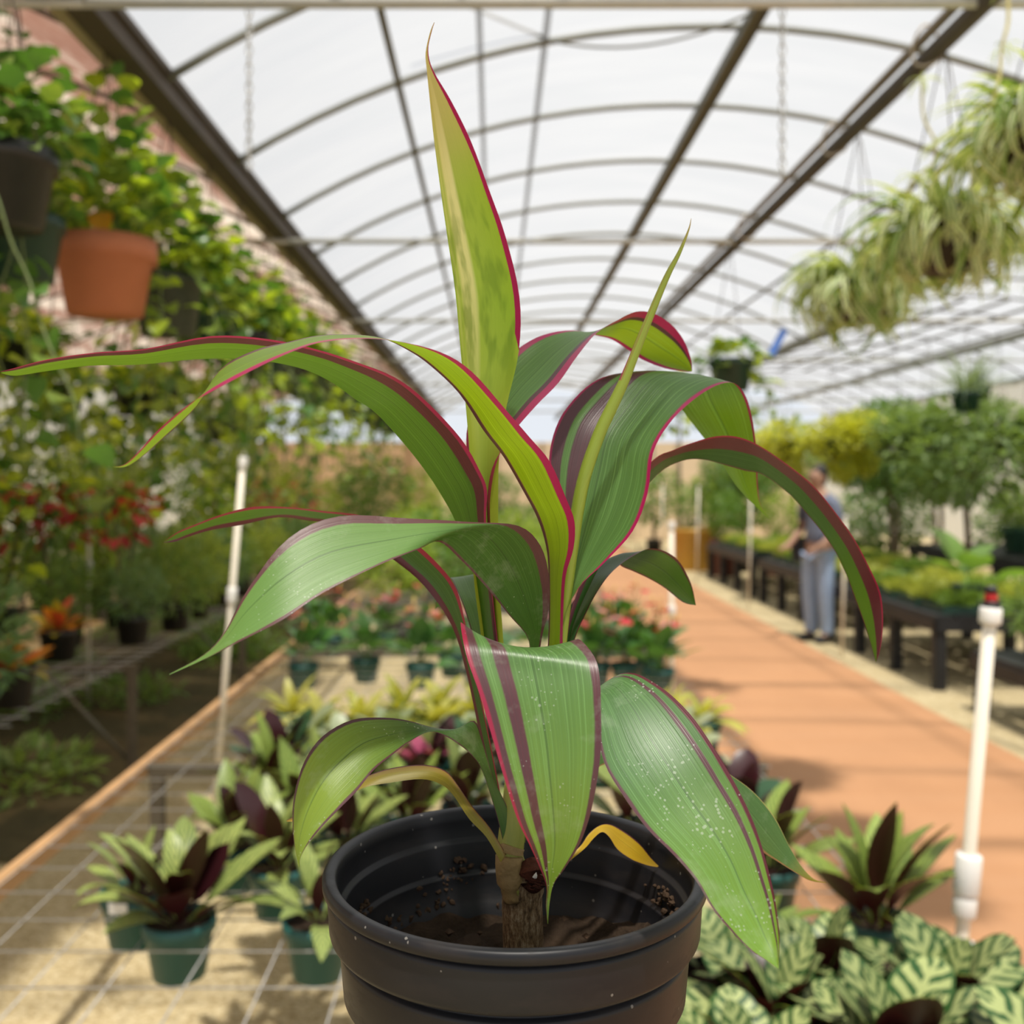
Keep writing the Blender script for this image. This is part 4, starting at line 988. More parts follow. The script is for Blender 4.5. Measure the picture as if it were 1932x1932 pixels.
spider(1.67, 3.73, CH+0.92, 201, 'spider plant with striped curling leaves spilling from a dark brown hanging bowl', 230,
       [[W(1740, 150, 3.6), W(1742, 220, 3.6), W(1765, 270, 3.6), W(1760, 310, 3.6), W(1725, 335, 3.6), W(1715, 370, 3.62)]], (-0.02, -0.15, 0.22))
spider(1.69, 4.67, CH+0.90, 202, 'round full spider plant hanging between the brown bowl and the green ivy pot', 290, [], (-0.05, -0.16, 0.20))
spider(1.70, 3.05, CH+1.06, 203, 'large spider plant hanging highest with long pale runners', 260,
       [[W(1900, -20, 2.95), W(1902, 40, 2.95), W(1890, 90, 2.95), W(1885, 150, 2.95), W(1868, 200, 2.95), W(1862, 245, 2.97)]], None)

POT_L = [leafplain('pothos_leaf', (0.13, 0.22, 0.045), (0.26, 0.36, 0.07), 0.42, 0.35), leafplain('pothos_dark', (0.05, 0.14, 0.035), (0.12, 0.24, 0.05), 0.4, 0.3),
         leafplain('pothos_lime', (0.26, 0.38, 0.03), (0.42, 0.52, 0.06), 0.5, 0.35)]
PHX = 0
L_po = [blade('pothos_leaf', 0.115, 0.078, b, 0.25, 0.28, 'heart', 5, (m,), False, 0.03) for m in POT_L for b in (0.5, 1.1)]
PM_terra = pot_mesh('pot_terracotta', 0.195, 0.140, 0.29, 0.040, M_terra, 32)
PM_hgreen = pot_mesh('pot_hanging_green', 0.155, 0.115, 0.22, 0.022, M_green_pot, 28)
PM_hblack = pot_mesh('pot_hanging_black', 0.165, 0.12, 0.23, 0.025, M_black, 28)
PM_hgrey = pot_mesh('pot_hanging_grey', 0.160, 0.12, 0.27, 0.025, plain('grey_green_plastic', (0.045, 0.055, 0.042), 0.5), 28)
SM_h = soil_mesh('soil_hang', 0.148)
def vine(root, start, a, length, r, leaves, k, sc=(0.7, 1.15), rad=0.004, spread=0.05):
    P = [Vector(start)]; d = Vector((math.cos(a)*0.09, math.sin(a)*0.09, 0.02)); n = max(3, int(length/0.12))
    for i in range(n):
        d = Vector((d.x*0.55+r.gauss(0, spread*0.5), d.y*0.55+r.gauss(0, spread*0.5), -0.11)); P.append(P[-1]+d)
    line = smoothline(P, 3)
    m = tube('vine', line, rad, 4, False); m.materials.append(M_stem); put('vine', m, root)
    for i in range(k):
        q = line[min(len(line)-1, int((i+r.random())/k*len(line)))]
        put('leaf', r.choice(leaves), root, q, (r.uniform(-.6, .6), r.uniform(-0.5, 0.9), r.uniform(0, 6.28)), r.uniform(*sc))
def hanging(name, x, y, zr, pm, ph, label, seed, group=None, n=55, vines=6, vlen=(0.4, 1.0), leaves=L_po, top=GUT, rr=0.15, sc=(0.7, 1.2), tagp=None, vk=8, lift=0.10, arc=None, emin=-20):
    r = random.Random(seed)
    root = thing(name, label, 'plant', (x, y, zr-ph), 0, group)
    put('pot', pm, root); put('soil', SM_h, root, (0, 0, ph-0.03), (0, 0, 0), rr/0.15*0.98)
    hanger(root, top-(zr-ph), rr, ph-0.01, 3, r.uniform(0, 2))
    for i in range(n):
        a = r.uniform(0, 6.283); f = math.sqrt(r.random()); rad = rr*f*1.25
        z = ph+r.uniform(-0.02, lift*1.5)*(1.25-f)
        put('leaf', r.choice(leaves), root, (rad*math.cos(a), rad*math.sin(a), z), (r.uniform(-.5, .5), -math.radians(r.uniform(emin, 75)), a+r.uniform(-.8, .8)), r.uniform(*sc))
    for i in range(vines):
        a = (i*6.283/max(1, vines) if arc is None else arc[0]+(arc[1]-arc[0])*(i+.5)/vines)+r.uniform(-.4, .4)
        vine(root, (rr*0.95*math.cos(a), rr*0.95*math.sin(a), ph), a, r.uniform(*vlen), r, leaves, vk, sc)
    if tagp:
        m = boxes('tag', [((0, 0, 0), (0.05, 0.004, 0.20))]); m.materials.append(M_bluetag); put('blue_tag', m, root, tagp, (0, 0.5, 0))
    return root
hanging('hanging_pothos', 1.655, 7.05, CH+0.84, PM_hgreen, 0.22, 'trailing ivy in a dark green hanging pot with a blue tag', 301, None, 45, 6, (0.3, 0.6), L_po, HT-0.03, 0.15, (0.8, 1.3), (0.30, -0.1, 0.33), 7)
hanging('hanging_pothos', 1.655, 9.6, CH+0.84, PM_hgreen, 0.22, 'leafy green basket hanging beyond the ivy pot on the dark rail', 302, None, 40, 5, (0.3, 0.5), L_po, HT-0.03, 0.15, (0.8, 1.3), None, 6)
HX = -1.475
terra_plant = hanging('hanging_pothos', HX-0.04, 3.92, CH+0.93, PM_terra, 0.29, 'pothos in a large terracotta hanging pot under the gutter', 310, None, 260, 2, (0.3, 0.6), L_po, GUT, 0.18, (0.75, 1.25), None, 6, 0.42, (0.6, 1.6), 20)
hanging('hanging_pothos', HX, 3.00, CH+0.98, PM_hblack, 0.23, 'dark trailing pothos in a black hanging pot nearest the terracotta pot', 311, None, 160, 14, (0.5, 1.1), L_po[2:4]+L_po[:1], GUT, 0.16, (0.75, 1.2), None, 10, 0.25, (1.6, 5.0))
tall_basket = hanging('hanging_pothos', HX-0.16, 3.45, CH+0.90, PM_hgreen, 0.22, 'leafy pothos in a dark green pot between black pot and terracotta pot', 312, None, 120, 8, (0.4, 0.9), L_po, GUT, 0.12, (0.7, 1.1), None, 9, 0.25, (2.0, 4.2), 10)
hanging('hanging_pothos', HX, 4.55, CH+0.92, PM_hgrey, 0.27, 'pothos in a grey green hanging pot just behind the terracotta pot', 313, None, 240, 8, (0.4, 0.8), L_po, GUT, 0.165, (0.8, 1.3), None, 7, 0.36)
for k, y in enumerate((5.2, 5.85, 6.5, 7.2, 7.9, 8.7, 9.5, 10.5, 11.6, 12.8, 14.2)):
    hanging('hanging_pothos', HX, y, CH+0.86, PM_hblack if k % 2 else PM_hgreen, 0.23 if k % 2 else 0.22, ORD[k]+' pothos basket past the grey green pot along the gutter', 320+k, 'pothos baskets along the gutter', 200 if k < 5 else 80, 10 if k < 6 else 6, (0.5, 1.1), L_po, GUT, 0.15, (0.8, 1.3), None, 7 if k < 6 else 5, 0.32)
ORLEAF = blade('orange_leaf', 0.115, 0.078, 0.8, 0.25, 0.28, 'heart', 5, (leafplain('orange_leaf', (0.60, 0.26, 0.02), (0.66, 0.34, 0.03), 0.4),), False, 0.03)
q = W(190, 385, 3.80)-terra_plant.location; put('leaf', ORLEAF, terra_plant, q, (0.3, 1.0, -1.2), 1.2)['label'] = 'orange yellow ageing leaf'
OLV = blade('olive_leaf', 0.30, 0.13, 0.5, 0.2, 0.1, 'ellipse', 7, (leafplain('olive_leaf', (0.20, 0.26, 0.03), (0.28, 0.34, 0.05), 0.4),))
q = W(125, 190, 3.36)-tall_basket.location; put('leaf', OLV, tall_basket, q, (0.9, 1.15, -1.0), 0.78)['label'] = 'large olive leaf standing above the basket'
m = tube('vine', smoothline([(0.0, 0.05, 0.20), (0.1, 0, 0.45), q], 4), 0.004, 5); m.materials.append(M_stem); put('vine', m, tall_basket)
# second row deeper in the left bay, fuller trails
for k, y in enumerate((4.3, 5.0, 5.8, 6.7, 7.7, 8.8, 10.2, 12.0)):
    x = -2.75-0.15*(k % 2)
    hanging('hanging_pothos', x, y, CH+0.62+0.1*(k % 3), PM_hblack, 0.23, ORD[k]+' trailing vine basket of the row under the weathered brown roof', 340+k, 'vine baskets of the weathered bay', 90, 14, (0.7, 1.4), L_po, HT-0.02, 0.16, (0.95, 1.6), None, 12)
# carrier pipe of that row
me = tube('carrier', [(0, YB, 0), (0, 12, 0), (0, YF, 0)], 0.02, 8); me.materials.append(M_steel_d); put('hanging_rail', me, ceil_l, (-2.82, 0, HT))
#@@PART4
# ------------------------------------------------------------------ shaded bench on the left
SHR = [leafplain('shrub_leaf', (0.07, 0.17, 0.035), (0.17, 0.30, 0.06), 0.4), leafplain('shrub_lime', (0.18, 0.29, 0.04), (0.33, 0.43, 0.08), 0.45)]
L_sh = [blade('shrub_leaf', 0.13, 0.055, b, 0.2, 0.15, 'ellipse', 5, (m,), False, 0.04) for m in SHR for b in (0.4, 0.9)]
FERN = [leafplain('fern_green', (0.13, 0.24, 0.07), (0.25, 0.38, 0.12), 0.4), leafplain('fern_lime', (0.24, 0.36, 0.08), (0.40, 0.50, 0.14), 0.45), leafplain('fern_blue', (0.10, 0.21, 0.10), (0.19, 0.32, 0.16), 0.4)]
PM_big = pot_mesh('pot_bench_black', 0.105, 0.08, 0.17, 0.014, M_black)
SM_big = soil_mesh('soil_bench', 0.098)
FB = [blob('fern_foliage', 420, 0.20, 0.20, 0.20, 0.085, 0.017, FERN[i], 400+i, 0.1, -0.15) for i in range(3)]
def fern(x, y, z, k, sc, label, group, seed):
    root = thing('fern_plant', label, 'plant', (x, y, z), 0, group)
    put('pot', PM_big, root); put('soil', SM_big, root, (0, 0, 0.15))
    o = put('foliage', FB[k], root, (0, 0, 0.17+0.15*sc), (0, 0, seed), (sc, sc, sc*1.05)); o['kind'] = 'stuff'
    r = random.Random(seed)
    for i in range(5):
        a = r.uniform(0, 6.28)
        m = tube('stem', [(0, 0, 0.15), (0.05*math.cos(a), 0.05*math.sin(a), 0.30)], 0.003, 4); m.materials.append(M_stem); put('stem', m, root)
r = random.Random(51)
k = 0
for y in (3.6, 4.05, 4.5, 5.0, 5.5, 6.0, 6.6, 7.2, 7.9, 8.6, 9.4, 10.4, 11.6):
    for x in (-2.15, -2.6, -3.1, -3.6):
        if x > -2.3 and 4.3 < y < 4.9: continue
        k += 1
        if (x, y) in ((-2.6, 5.5), (-2.15, 5.5), (-2.6, 5.0), (-2.15, 5.0), (-2.15, 4.5), (-2.6, 6.6), (-3.1, 6.6)): continue
        fern(x+r.uniform(-.06, .06), y+r.uniform(-.1, .1), BZ+0.008, k % 3, r.uniform(0.85, 1.25),
             ('soft dark green ferny plant on the shaded wire bench', 'lime green ferny plant on the shaded wire bench', 'bluish green ferny plant on the shaded wire bench')[k % 3], ('dark ferny plants', 'lime ferny plants', 'bluish ferny plants')[k % 3], k)
# croton with orange leaves
CRO = [leafplain('croton_orange', (0.50, 0.16, 0.02), (0.62, 0.30, 0.03), 0.35), leafplain('croton_yellow', (0.40, 0.36, 0.03), (0.5, 0.45, 0.05), 0.35), leafplain('croton_green', (0.10, 0.22, 0.03), (0.2, 0.34, 0.04), 0.35), leafplain('croton_red', (0.42, 0.06, 0.03), (0.5, 0.1, 0.04), 0.3)]
L_cr = [blade('croton_leaf', 0.19, 0.06, b, 0.25, 0.1, 'ellipse', 6, (m,)) for m in CRO for b in (0.3, 0.7)]
for (x, y, sd, lab) in ((-2.40, 5.55, 501, 'croton with orange yellow and green leaves in a black pot on the shaded bench'), (-2.12, 4.42, 502, 'croton with reddish stems in a black pot near the open end of the shaded bench')):
    rosette('croton_plant', lab, (x, y), L_cr, 26, PM_big, None, sd, (0, 85), (0.7, 1.15), 0.17, SM_big, 0, None, 'leaf', 'plant', None, 0.03, BZ+0.008)
# upright shrubs behind them
def shrub(name, x, y, z0, h, n, leaves, label, group, seed, rr=0.3, pm=PM_big, sm=SM_big, ph=0.17, sc=(0.8, 1.4), trunk=0.008, bottom=0.25):
    r = random.Random(seed)
    root = thing(name, label, 'plant', (x, y, z0), 0, group)
    put('pot', pm, root); put('soil', sm, root, (0, 0, ph-0.02))
    for i in range(3):
        a = r.uniform(0, 6.28); tp = Vector((0.15*math.cos(a), 0.15*math.sin(a), h*0.9))
        m = tube('stem', smoothline([(0, 0, ph-0.03), tp*0.5+Vector((0, 0, 0.05)), tp], 3), trunk, 5); m.materials.append(M_bark); put('stem', m, root)
    for i in range(n):
        zz = r.uniform(bottom, 1.0); w = rr*math.sin(math.pi*min(1, (zz-bottom)/(1-bottom)*0.8+0.15))
        a = r.uniform(0, 6.28); q = w*math.sqrt(r.random())
        put('leaf', r.choice(leaves), root, (q*math.cos(a), q*math.sin(a), zz*h), (r.uniform(-.5, .5), -math.radians(r.uniform(-40, 45)), a+r.uniform(-.7, .7)), r.uniform(*sc))
    return root
for i, (x, y, h) in enumerate(((-3.55, 4.9, 1.1), (-3.75, 5.8, 1.2), (-3.3, 6.4, 1.0), (-3.7, 7.3, 1.15), (-3.2, 8.1, 1.0), (-2.5, 8.9, 0.9), (-3.5, 9.3, 1.1), (-2.6, 10.2, 1.0), (-2.2, 11.2, 0.95))):
    shrub('leafy_shrub', x, y, BZ+0.008, h, 170 if i < 6 else 110, L_sh, ORD[i]+' upright leafy shrub along the back of the shaded wire bench', 'leafy shrubs on the shaded bench', 520+i)
# red flowered plants further back
REDL = leafplain('red_bract', (0.42, 0.03, 0.04), (0.55, 0.08, 0.08), 0.35)
L_red = [blade('red_bract', 0.11, 0.06, b, 0.2, 0.1, 'ellipse', 5, (REDL,)) for b in (0.4, 0.8)]
for i, (x, y) in enumerate(((-2.85, 6.55), (-2.5, 6.75), (-3.15, 6.45), (-2.35, 12.2), (-2.9, 12.8))):
    shrub('red_bract_plant', x, y, BZ+0.008, 0.98, 70, L_sh[:1]+L_red, 'leafy plant with red bracts on the shaded bench', 'red bract plants', 540+i, 0.22, bottom=0.6)
# big fill of shrubs standing on the floor beyond the shaded bench
BL = [blob('bush_foliage', 900, 0.55, 0.55, 0.60, 0.13, 0.06, SHR[i % 2], 560+i, 0.3, 0.1) for i in range(2)]
PM_tub = pot_mesh('pot_tub', 0.20, 0.16, 0.30, 0.03, M_black)
def bush(x, y, z0, sc, k, label, group, seed, me=None, trunk=0.5):
    root = thing('potted_bush', label, 'plant', (x, y, z0), 0, group)
    put('pot', PM_tub, root); put('soil', SM_big, root, (0, 0, 0.27), (0, 0, 0), 1.9)
    m = tube('trunk', [(0, 0, 0.25), (0.02, 0, 0.25+trunk*0.6), (0, 0.01, 0.3+trunk)], 0.022, 7); m.materials.append(M_bark); put('trunk', m, root)
    o = put('foliage', me or BL[k], root, (0, 0, 0.3+trunk+0.4*sc), (0, 0, seed), sc); o['kind'] = 'stuff'
    return root
r = random.Random(57)
for i, (x, y, tr) in enumerate(((-5.0, 6.8, 0.6), (-5.3, 8.4, 0.9), (-5.0, 10.0, 0.5), (-4.6, 11.6, 0.9), (-5.2, 13.2, 0.6), (-3.6, 13.6, 0.5), (-4.4, 15.2, 0.9), (-3.0, 15.6, 0.4), (-2.0, 16.8, 0.6), (-4.0, 18.0, 0.8), (-2.6, 19.0, 0.4))):
    bush(x, y, 0, r.uniform(0.9, 1.2), i % 2, ORD[i]+' round leafy bush along the pale side wall', 'bushes near the side wall', i, None, tr)
# low plants past the end of the front bench
for i, (x, y) in enumerate(((-1.0, 10.2), (-0.3, 10.6), (0.5, 10.4), (-0.7, 11.8), (0.2, 12.2), (0.9, 11.6), (-1.2, 13.6), (0.6, 14.2), (-0.4, 15.4), (0.4, 17.0), (-1.2, 17.4))):
    bush(x, y, 0, r.uniform(0.62, 0.85), (i+1) % 2, 'low leafy bush in a black tub past the end of the anthurium bench', 'bushes past the bench', 20+i, None, 0.15)
ORA = leafplain('yellow_bush_leaf', (0.42, 0.44, 0.03), (0.58, 0.60, 0.07), 0.4)
BLY = blob('yellow_foliage', 700, 0.34, 0.34, 0.26, 0.09, 0.05, ORA, 570, 0.3, 0.3)

# ------------------------------------------------------------------ right side beyond the walkway
M_bb = plain('bench_black', (0.018, 0.018, 0.020), 0.55, 0, 0.4, 0.3, 10)
def black_bench(x, y, lx, ly, z, label, group=None):
    root = thing('black_bench', label, 'bench', (x, y, 0), 0, group)
    n = max(3, int(lx/0.16))
    ms = boxes('slat', [((0, ly/2, 0), (lx/n*0.82, ly, 0.03))]); ms.materials.append(M_bb)
    for i in range(n): put('slat', ms, root, ((i+0.5)*lx/n, 0, z-0.015))
    ma = boxes('apron', [((lx/2, 0, 0), (lx, 0.03, 0.09))]); ma.materials.append(M_bb)
    mb = boxes('apron', [((0, ly/2, 0), (0.03, ly, 0.09))]); mb.materials.append(M_bb)
    for yy in (0.015, ly-0.015): put('apron', ma, root, (0, yy, z-0.075))
    for xx in (0.015, lx-0.015): put('apron', mb, root, (xx, 0, z-0.075))
    ml = boxes('leg', [((0, 0, (z-0.03)/2), (0.09, 0.09, z-0.03))], 0.008); ml.materials.append(M_bb)
    ny = max(2, int(ly/0.75)+1)
    for i in range(ny):
        for xx in (0.06, lx-0.06): put('leg', ml, root, (xx, 0.06+(ly-0.12)*i/(ny-1), 0))
    return root
black_bench(3.30, 5.55, 1.25, 1.45, 0.42, 'low black plastic bench standing nearest on the far gravel')
black_bench(3.32, 7.6, 1.5, 2.6, 0.57, 'black plastic bench with seedling trays past the low one')
black_bench(3.45, 10.6, 1.5, 2.6, 0.57, 'black plastic bench beside the standing person', None)
black_bench(3.45, 13.6, 1.5, 2.8, 0.57, 'black plastic bench at the maroon pots', None)
black_bench(5.5, 7.4, 1.3, 6.0, 0.75, 'raised black bench with green planters behind the seedling trays', None)
# seedling trays
SEED = [blob('seedlings', 500, 0.26, 0.20, 0.07, 0.06, 0.018, m, 600+i, 0.0, -0.5) for i, m in enumerate((leafplain('seedling_yellow', (0.34, 0.40, 0.06), (0.50, 0.52, 0.14), 0.4), leafplain('seedling_green', (0.14, 0.26, 0.05), (0.24, 0.36, 0.08), 0.4)))]
def tray(x, y, z, k, label, group):
    root = thing('seedling_tray', label, 'tray', (x, y, z), 0, group)
    m = boxes('tray_box', [((0, 0, 0.004), (0.54, 0.40, 0.008)), ((-0.268, 0, 0.03), (0.008, 0.40, 0.06)), ((0.268, 0, 0.03), (0.008, 0.40, 0.06)), ((0, -0.198, 0.03), (0.54, 0.008, 0.06)), ((0, 0.198, 0.03), (0.54, 0.008, 0.06))]); m.materials.append(M_green_pot)
    put('tray_box', m, root)
    o = put('seedlings', SEED[k], root, (0, 0, 0.09)); o['kind'] = 'stuff'
n_ = 0
for (bx, by, z) in ((3.32, 7.6, 0.57), (3.45, 10.6, 0.57), (3.45, 13.6, 0.57)):
    for i in range(5):
        for j in range(2):
            n_ += 1
            tray(bx+0.38+j*0.72, by+0.3+i*0.5, z, (i+j) % 2 if by > 8 else (0 if (i+j) % 3 else 1), 'tray of yellow green seedlings on a black bench' if ((i+j) % 2 if by > 8 else (0 if (i+j) % 3 else 1)) == 0 else 'tray of mid green seedlings on a black bench', 'yellow green seedling trays' if ((i+j) % 2 if by > 8 else (0 if (i+j) % 3 else 1)) == 0 else 'green seedling trays')
for i in range(3):
    fern(3.6+0.35*(i % 2), 5.75+0.45*i, 0.42, (i+1) % 3, 1.0, 'feathery plant in a black pot on the low black bench', 'feathery plants on the low bench', 80+i)
# big round leaves in a green planter
BIGL = leafplain('big_leaf', (0.13, 0.27, 0.06), (0.22, 0.36, 0.09), 0.4)
L_big = [blade('big_leaf', 0.62, 0.34, b, 0.12, 0.35, 'heart', 8, (BIGL,), False, 0.03) for b in (0.7, 1.3)]
PM_planter = pot_mesh('planter_green', 0.24, 0.19, 0.30, 0.03, plain('planter_green', (0.07, 0.17, 0.12), 0.5))
SM_pl = soil_mesh('soil_planter', 0.22)
rosette('broad_leaved_plant', 'plant with a few very large heart shaped leaves in a green planter', (3.78, 8.05), L_big, 6, pot_mesh('p3', 0.12, 0.09, 0.18, 0.014, M_green_pot), None, 610, (25, 80), (0.7, 0.95), 0.18, SM_big, 0, None, 'leaf', 'plant', None, 0.02, 0.58)
for i, (x, y) in enumerate(((5.9, 7.9), (5.85, 9.0), (5.9, 10.4), (6.2, 11.8))):
    bush_root = thing('planter_bush', 'leafy plant in a sage green planter on the raised bench', 'plant', (x, y, 0.75), 0, 'sage green planters')
    put('pot', PM_planter, bush_root); put('soil', SM_pl, bush_root, (0, 0, 0.27))
    o = put('foliage', BL[i % 2], bush_root, (0, 0, 0.50), (0, 0, i), (0.6, 0.6, 0.45)); o['kind'] = 'stuff'
# trees with round crowns
TRE = [leafplain('tree_leaf', (0.07, 0.16, 0.045), (0.17, 0.29, 0.08), 0.4), leafplain('tree_leaf_pale', (0.16, 0.26, 0.08), (0.30, 0.40, 0.16), 0.4)]
BT = [blob('tree_crown', 1500, 0.95, 0.95, 0.72, 0.17, 0.075, TRE[i % 2], 620+i, 0.25, 0.25) for i in range(3)]
def tree(x, y, h, sc, k, label, group, seed):
    root = thing('potted_tree', label, 'tree', (x, y, 0), 0, group)
    put('pot', PM_tub, root, (0, 0, 0), (0, 0, 0), 1.2); put('soil', SM_big, root, (0, 0, 0.32), (0, 0, 0), 2.2)
    m = tube('trunk', smoothline([(0, 0, 0.3), (0.05, 0, h*0.5), (0, 0.03, h)], 4), 0.035, 8); m.materials.append(M_bark); put('trunk', m, root)
    rr = random.Random(seed)
    for i in range(4):
        a = rr.uniform(0, 6.28)
        m = tube('branch', [(0, 0, h*0.85), (0.4*sc*math.cos(a), 0.4*sc*math.sin(a), h+0.35*sc)], 0.014, 6); m.materials.append(M_bark); put('branch', m, root)
    o = put('foliage', BT[k], root, (0, 0, h+0.2), (0, 0, seed), sc); o['kind'] = 'stuff'
for i, (x, y, h, sc) in enumerate(((5.24, 13.4, 1.75, 0.85), (5.22, 11.2, 1.70, 0.85), (7.25, 10.1, 1.75, 0.9), (7.3, 12.2, 1.9, 0.95), (7.5, 8.4, 1.8, 0.85), (5.8, 14.6, 1.9, 0.9), (7.5, 17.0, 1.9, 1.0), (5.6, 19.0, 1.9, 0.9), (7.4, 20.0, 2.0, 1.0))):
    tree(x, y, h, sc, i % 3, ('small tree with a dense dark round crown behind the benches', 'small tree with a pale loose crown behind the benches', 'small tree with a dense dark round crown behind the benches')[i % 3], ('dark trees', 'pale trees', 'dark trees')[i % 3], i)
for i, (x, y, sc) in enumerate(((4.6, 18.6, 0.8), (4.4, 20.0, 0.8), (3.5, 22.0, 0.9), (2.9, 24.5, 0.8), (1.4, 25.2, 0.8), (5.0, 20.5, 1.0), (0.0, 22.5, 0.8), (-1.6, 21.8, 0.8))):
    bush(x, y, 0, sc*1.25, i % 2, 'tall green bush in a black tub near the end wall', 'bushes near the end wall', 40+i, None, 0.55)
# weeping leafy trees over the walkway side
for i, (x, y, z) in enumerate(((4.3, 17.6, 2.2), (6.6, 15.2, 2.1))):
    tree(x, y, 1.55, 0.75, 2*i, 'slender tree with drooping leaves over the maroon pots', 'slender trees', 60+i)
# hanging yellow and green baskets of the right bay
RX = 6.0
for i, (x, y, zr) in enumerate(((4.2, 12.5, 2.12), (4.55, 12.6, 2.22), (3.7, 12.9, 2.10))):
    root = thing('hanging_yellow_basket', 'bright yellow leaved basket hanging over the black benches', 'plant', (x, y, zr-0.2), 0, 'yellow hanging baskets')
    put('pot', PM_hgreen, root, (0, 0, -0.02)); put('soil', SM_h, root, (0, 0, 0.17))
    hanger(root, HT-(zr-0.2), 0.15, 0.19)
    o = put('foliage', BLY, root, (0, 0, 0.20), (0, 0, i), 1.0); o['kind'] = 'stuff'
    put('foliage', BLY, root, (0.1, 0, -0.15), (0, 0, i+1), (0.5, 0.5, 0.9))['kind'] = 'stuff'
BH = blob('basket_foliage', 500, 0.30, 0.30, 0.26, 0.10, 0.05, TRE[1], 630, 0.2, 0.3)
for i, (x, y, zr) in enumerate(((4.6, 11.6, 2.05), (5.0, 11.6, 2.08), (5.6, 11.2, 2.14), (6.0, 11.2, 2.0), (6.0, 9.9, 2.05), (6.0, 8.6, 2.15))):
    root = thing('hanging_green_basket', 'green basket with a white label hanging in front of the trees', 'plant', (x, y, zr-0.22), 0, 'labelled green baskets')
    put('pot', PM_hblack, root, (0, 0, 0)); put('soil', SM_h, root, (0, 0, 0.2))
    hanger(root, (HT if x < 5.9 else CH+1.62)-(zr-0.22), 0.16, 0.22)
    o = put('foliage', BH, root, (0, 0, 0.32), (0, 0, i), 1.0); o['kind'] = 'stuff'
    m = boxes('tag', [((0, 0, 0), (0.11, 0.004, 0.06))]); m.materials.append(M_whitetag); put('white_tag', m, root, (-0.04, -0.152, 0.12), (-0.2, 0, 0.05))
# rails that carry those baskets
for x in (3.7, 4.2, 4.6, 5.0, 5.6):
    run('hanging_rail', x, HT, 0.014, M_steel, ceil_r, 9.0, 15.0, 6)
# palms hanging high on the right
PALM = leafplain('palm_leaf', (0.16, 0.24, 0.13), (0.28, 0.36, 0.22), 0.35)
L_pm = [blade('palm_leaf', 0.62, 0.012, b, 0.2, 0, 'strap', 8, (PALM,)) for b in (0.8, 1.4)]
for i, (x, y, zr) in enumerate(((6.05, 12.6, 2.75), (5.1, 10.9, 2.55))):
    r = random.Random(640+i)
    root = thing('hanging_grass_palm', 'spiky fine leaved plant hanging under the bright rail', 'plant', (x, y, zr-0.22), 0, 'spiky hanging plants')
    put('pot', PM_hgreen, root); put('soil', SM_h, root, (0, 0, 0.2)); hanger(root, (CH+1.62 if i == 0 else HT)-(zr-0.22), 0.15, 0.21)
    for j in range(90):
        a = r.uniform(0, 6.28); put('leaf', r.choice(L_pm), root, (0.03*math.cos(a), 0.03*math.sin(a), 0.2), (r.uniform(-.3, .3), -math.radians(r.uniform(20, 88)), a), r.uniform(0.7, 1.2))
# pots standing along the far walkway
def floor_pot(x, y, rt, rb, h, mat, label, plantk, group=None):
    root = thing('glazed_planter', label, 'planter', (x, y, 0), 0, group)
    put('pot', pot_mesh('pot_f', rt, rb, h, 0.04, mat, 28), root); put('soil', SM_big, root, (0, 0, h-0.05), (0, 0, 0), rt/0.11)
    o = put('foliage', BL[plantk], root, (0, 0, h+0.40), (0, 0, x), (0.6, 0.6, 0.7)); o['kind'] = 'stuff'
floor_pot(3.85, 16.75, 0.26, 0.20, 0.62, M_maroon, 'tall maroon planter beside the cream risers', 0)
floor_pot(4.75, 16.75, 0.28, 0.21, 0.60, M_maroon, 'wide maroon planter behind the black bench', 1)
floor_pot(3.55, 17.9, 0.42, 0.34, 0.75, M_yellowpot, 'large yellow glazed planter at the end of the walkway', 0)
# ------------------------------------------------------------------ person
M_skin = plain('skin', (0.34, 0.19, 0.125), 0.55, 0, 0.4, 0.08, 20)
M_hair = plain('dark_hair', (0.012, 0.010, 0.010), 0.55, 0, 0.4, 0.3, 60)
M_shirt = plain('grey_blue_shirt', (0.14, 0.16, 0.22), 0.85, 0, 0.2, 0.15, 30)
M_jeans = plain('light_jeans', (0.30, 0.39, 0.56), 0.85, 0, 0.2, 0.2, 25)
M_bag = plain('dark_bag', (0.03, 0.028, 0.032), 0.6)
M_shoe = plain('dark_shoe', (0.03, 0.03, 0.033), 0.6)
def skin(name, verts, edges, radii, mat, parent, root_i=0, sub=2):
    me = bpy.data.meshes.new(name); me.from_pydata(verts, edges, []); me.update()
    o = bpy.data.objects.new(name, me); COL.objects.link(o); o.parent = parent
    me.materials.append(mat)
    sk = o.modifiers.new('skin', 'SKIN'); sk.use_smooth_shade = True
    sb = o.modifiers.new('sub', 'SUBSURF'); sb.levels = sub; sb.render_levels = sub
    for i, rr in enumerate(radii):
        d = me.skin_vertices[0].data[i]; d.radius = rr if hasattr(rr, '__len__') else (rr, rr); d.use_root = (i == root_i)
    return o
person = thing('person', 'person in grey blue shirt and light jeans with a dark shoulder bag', 'person', (3.20, 9.95, 0), math.radians(-60))
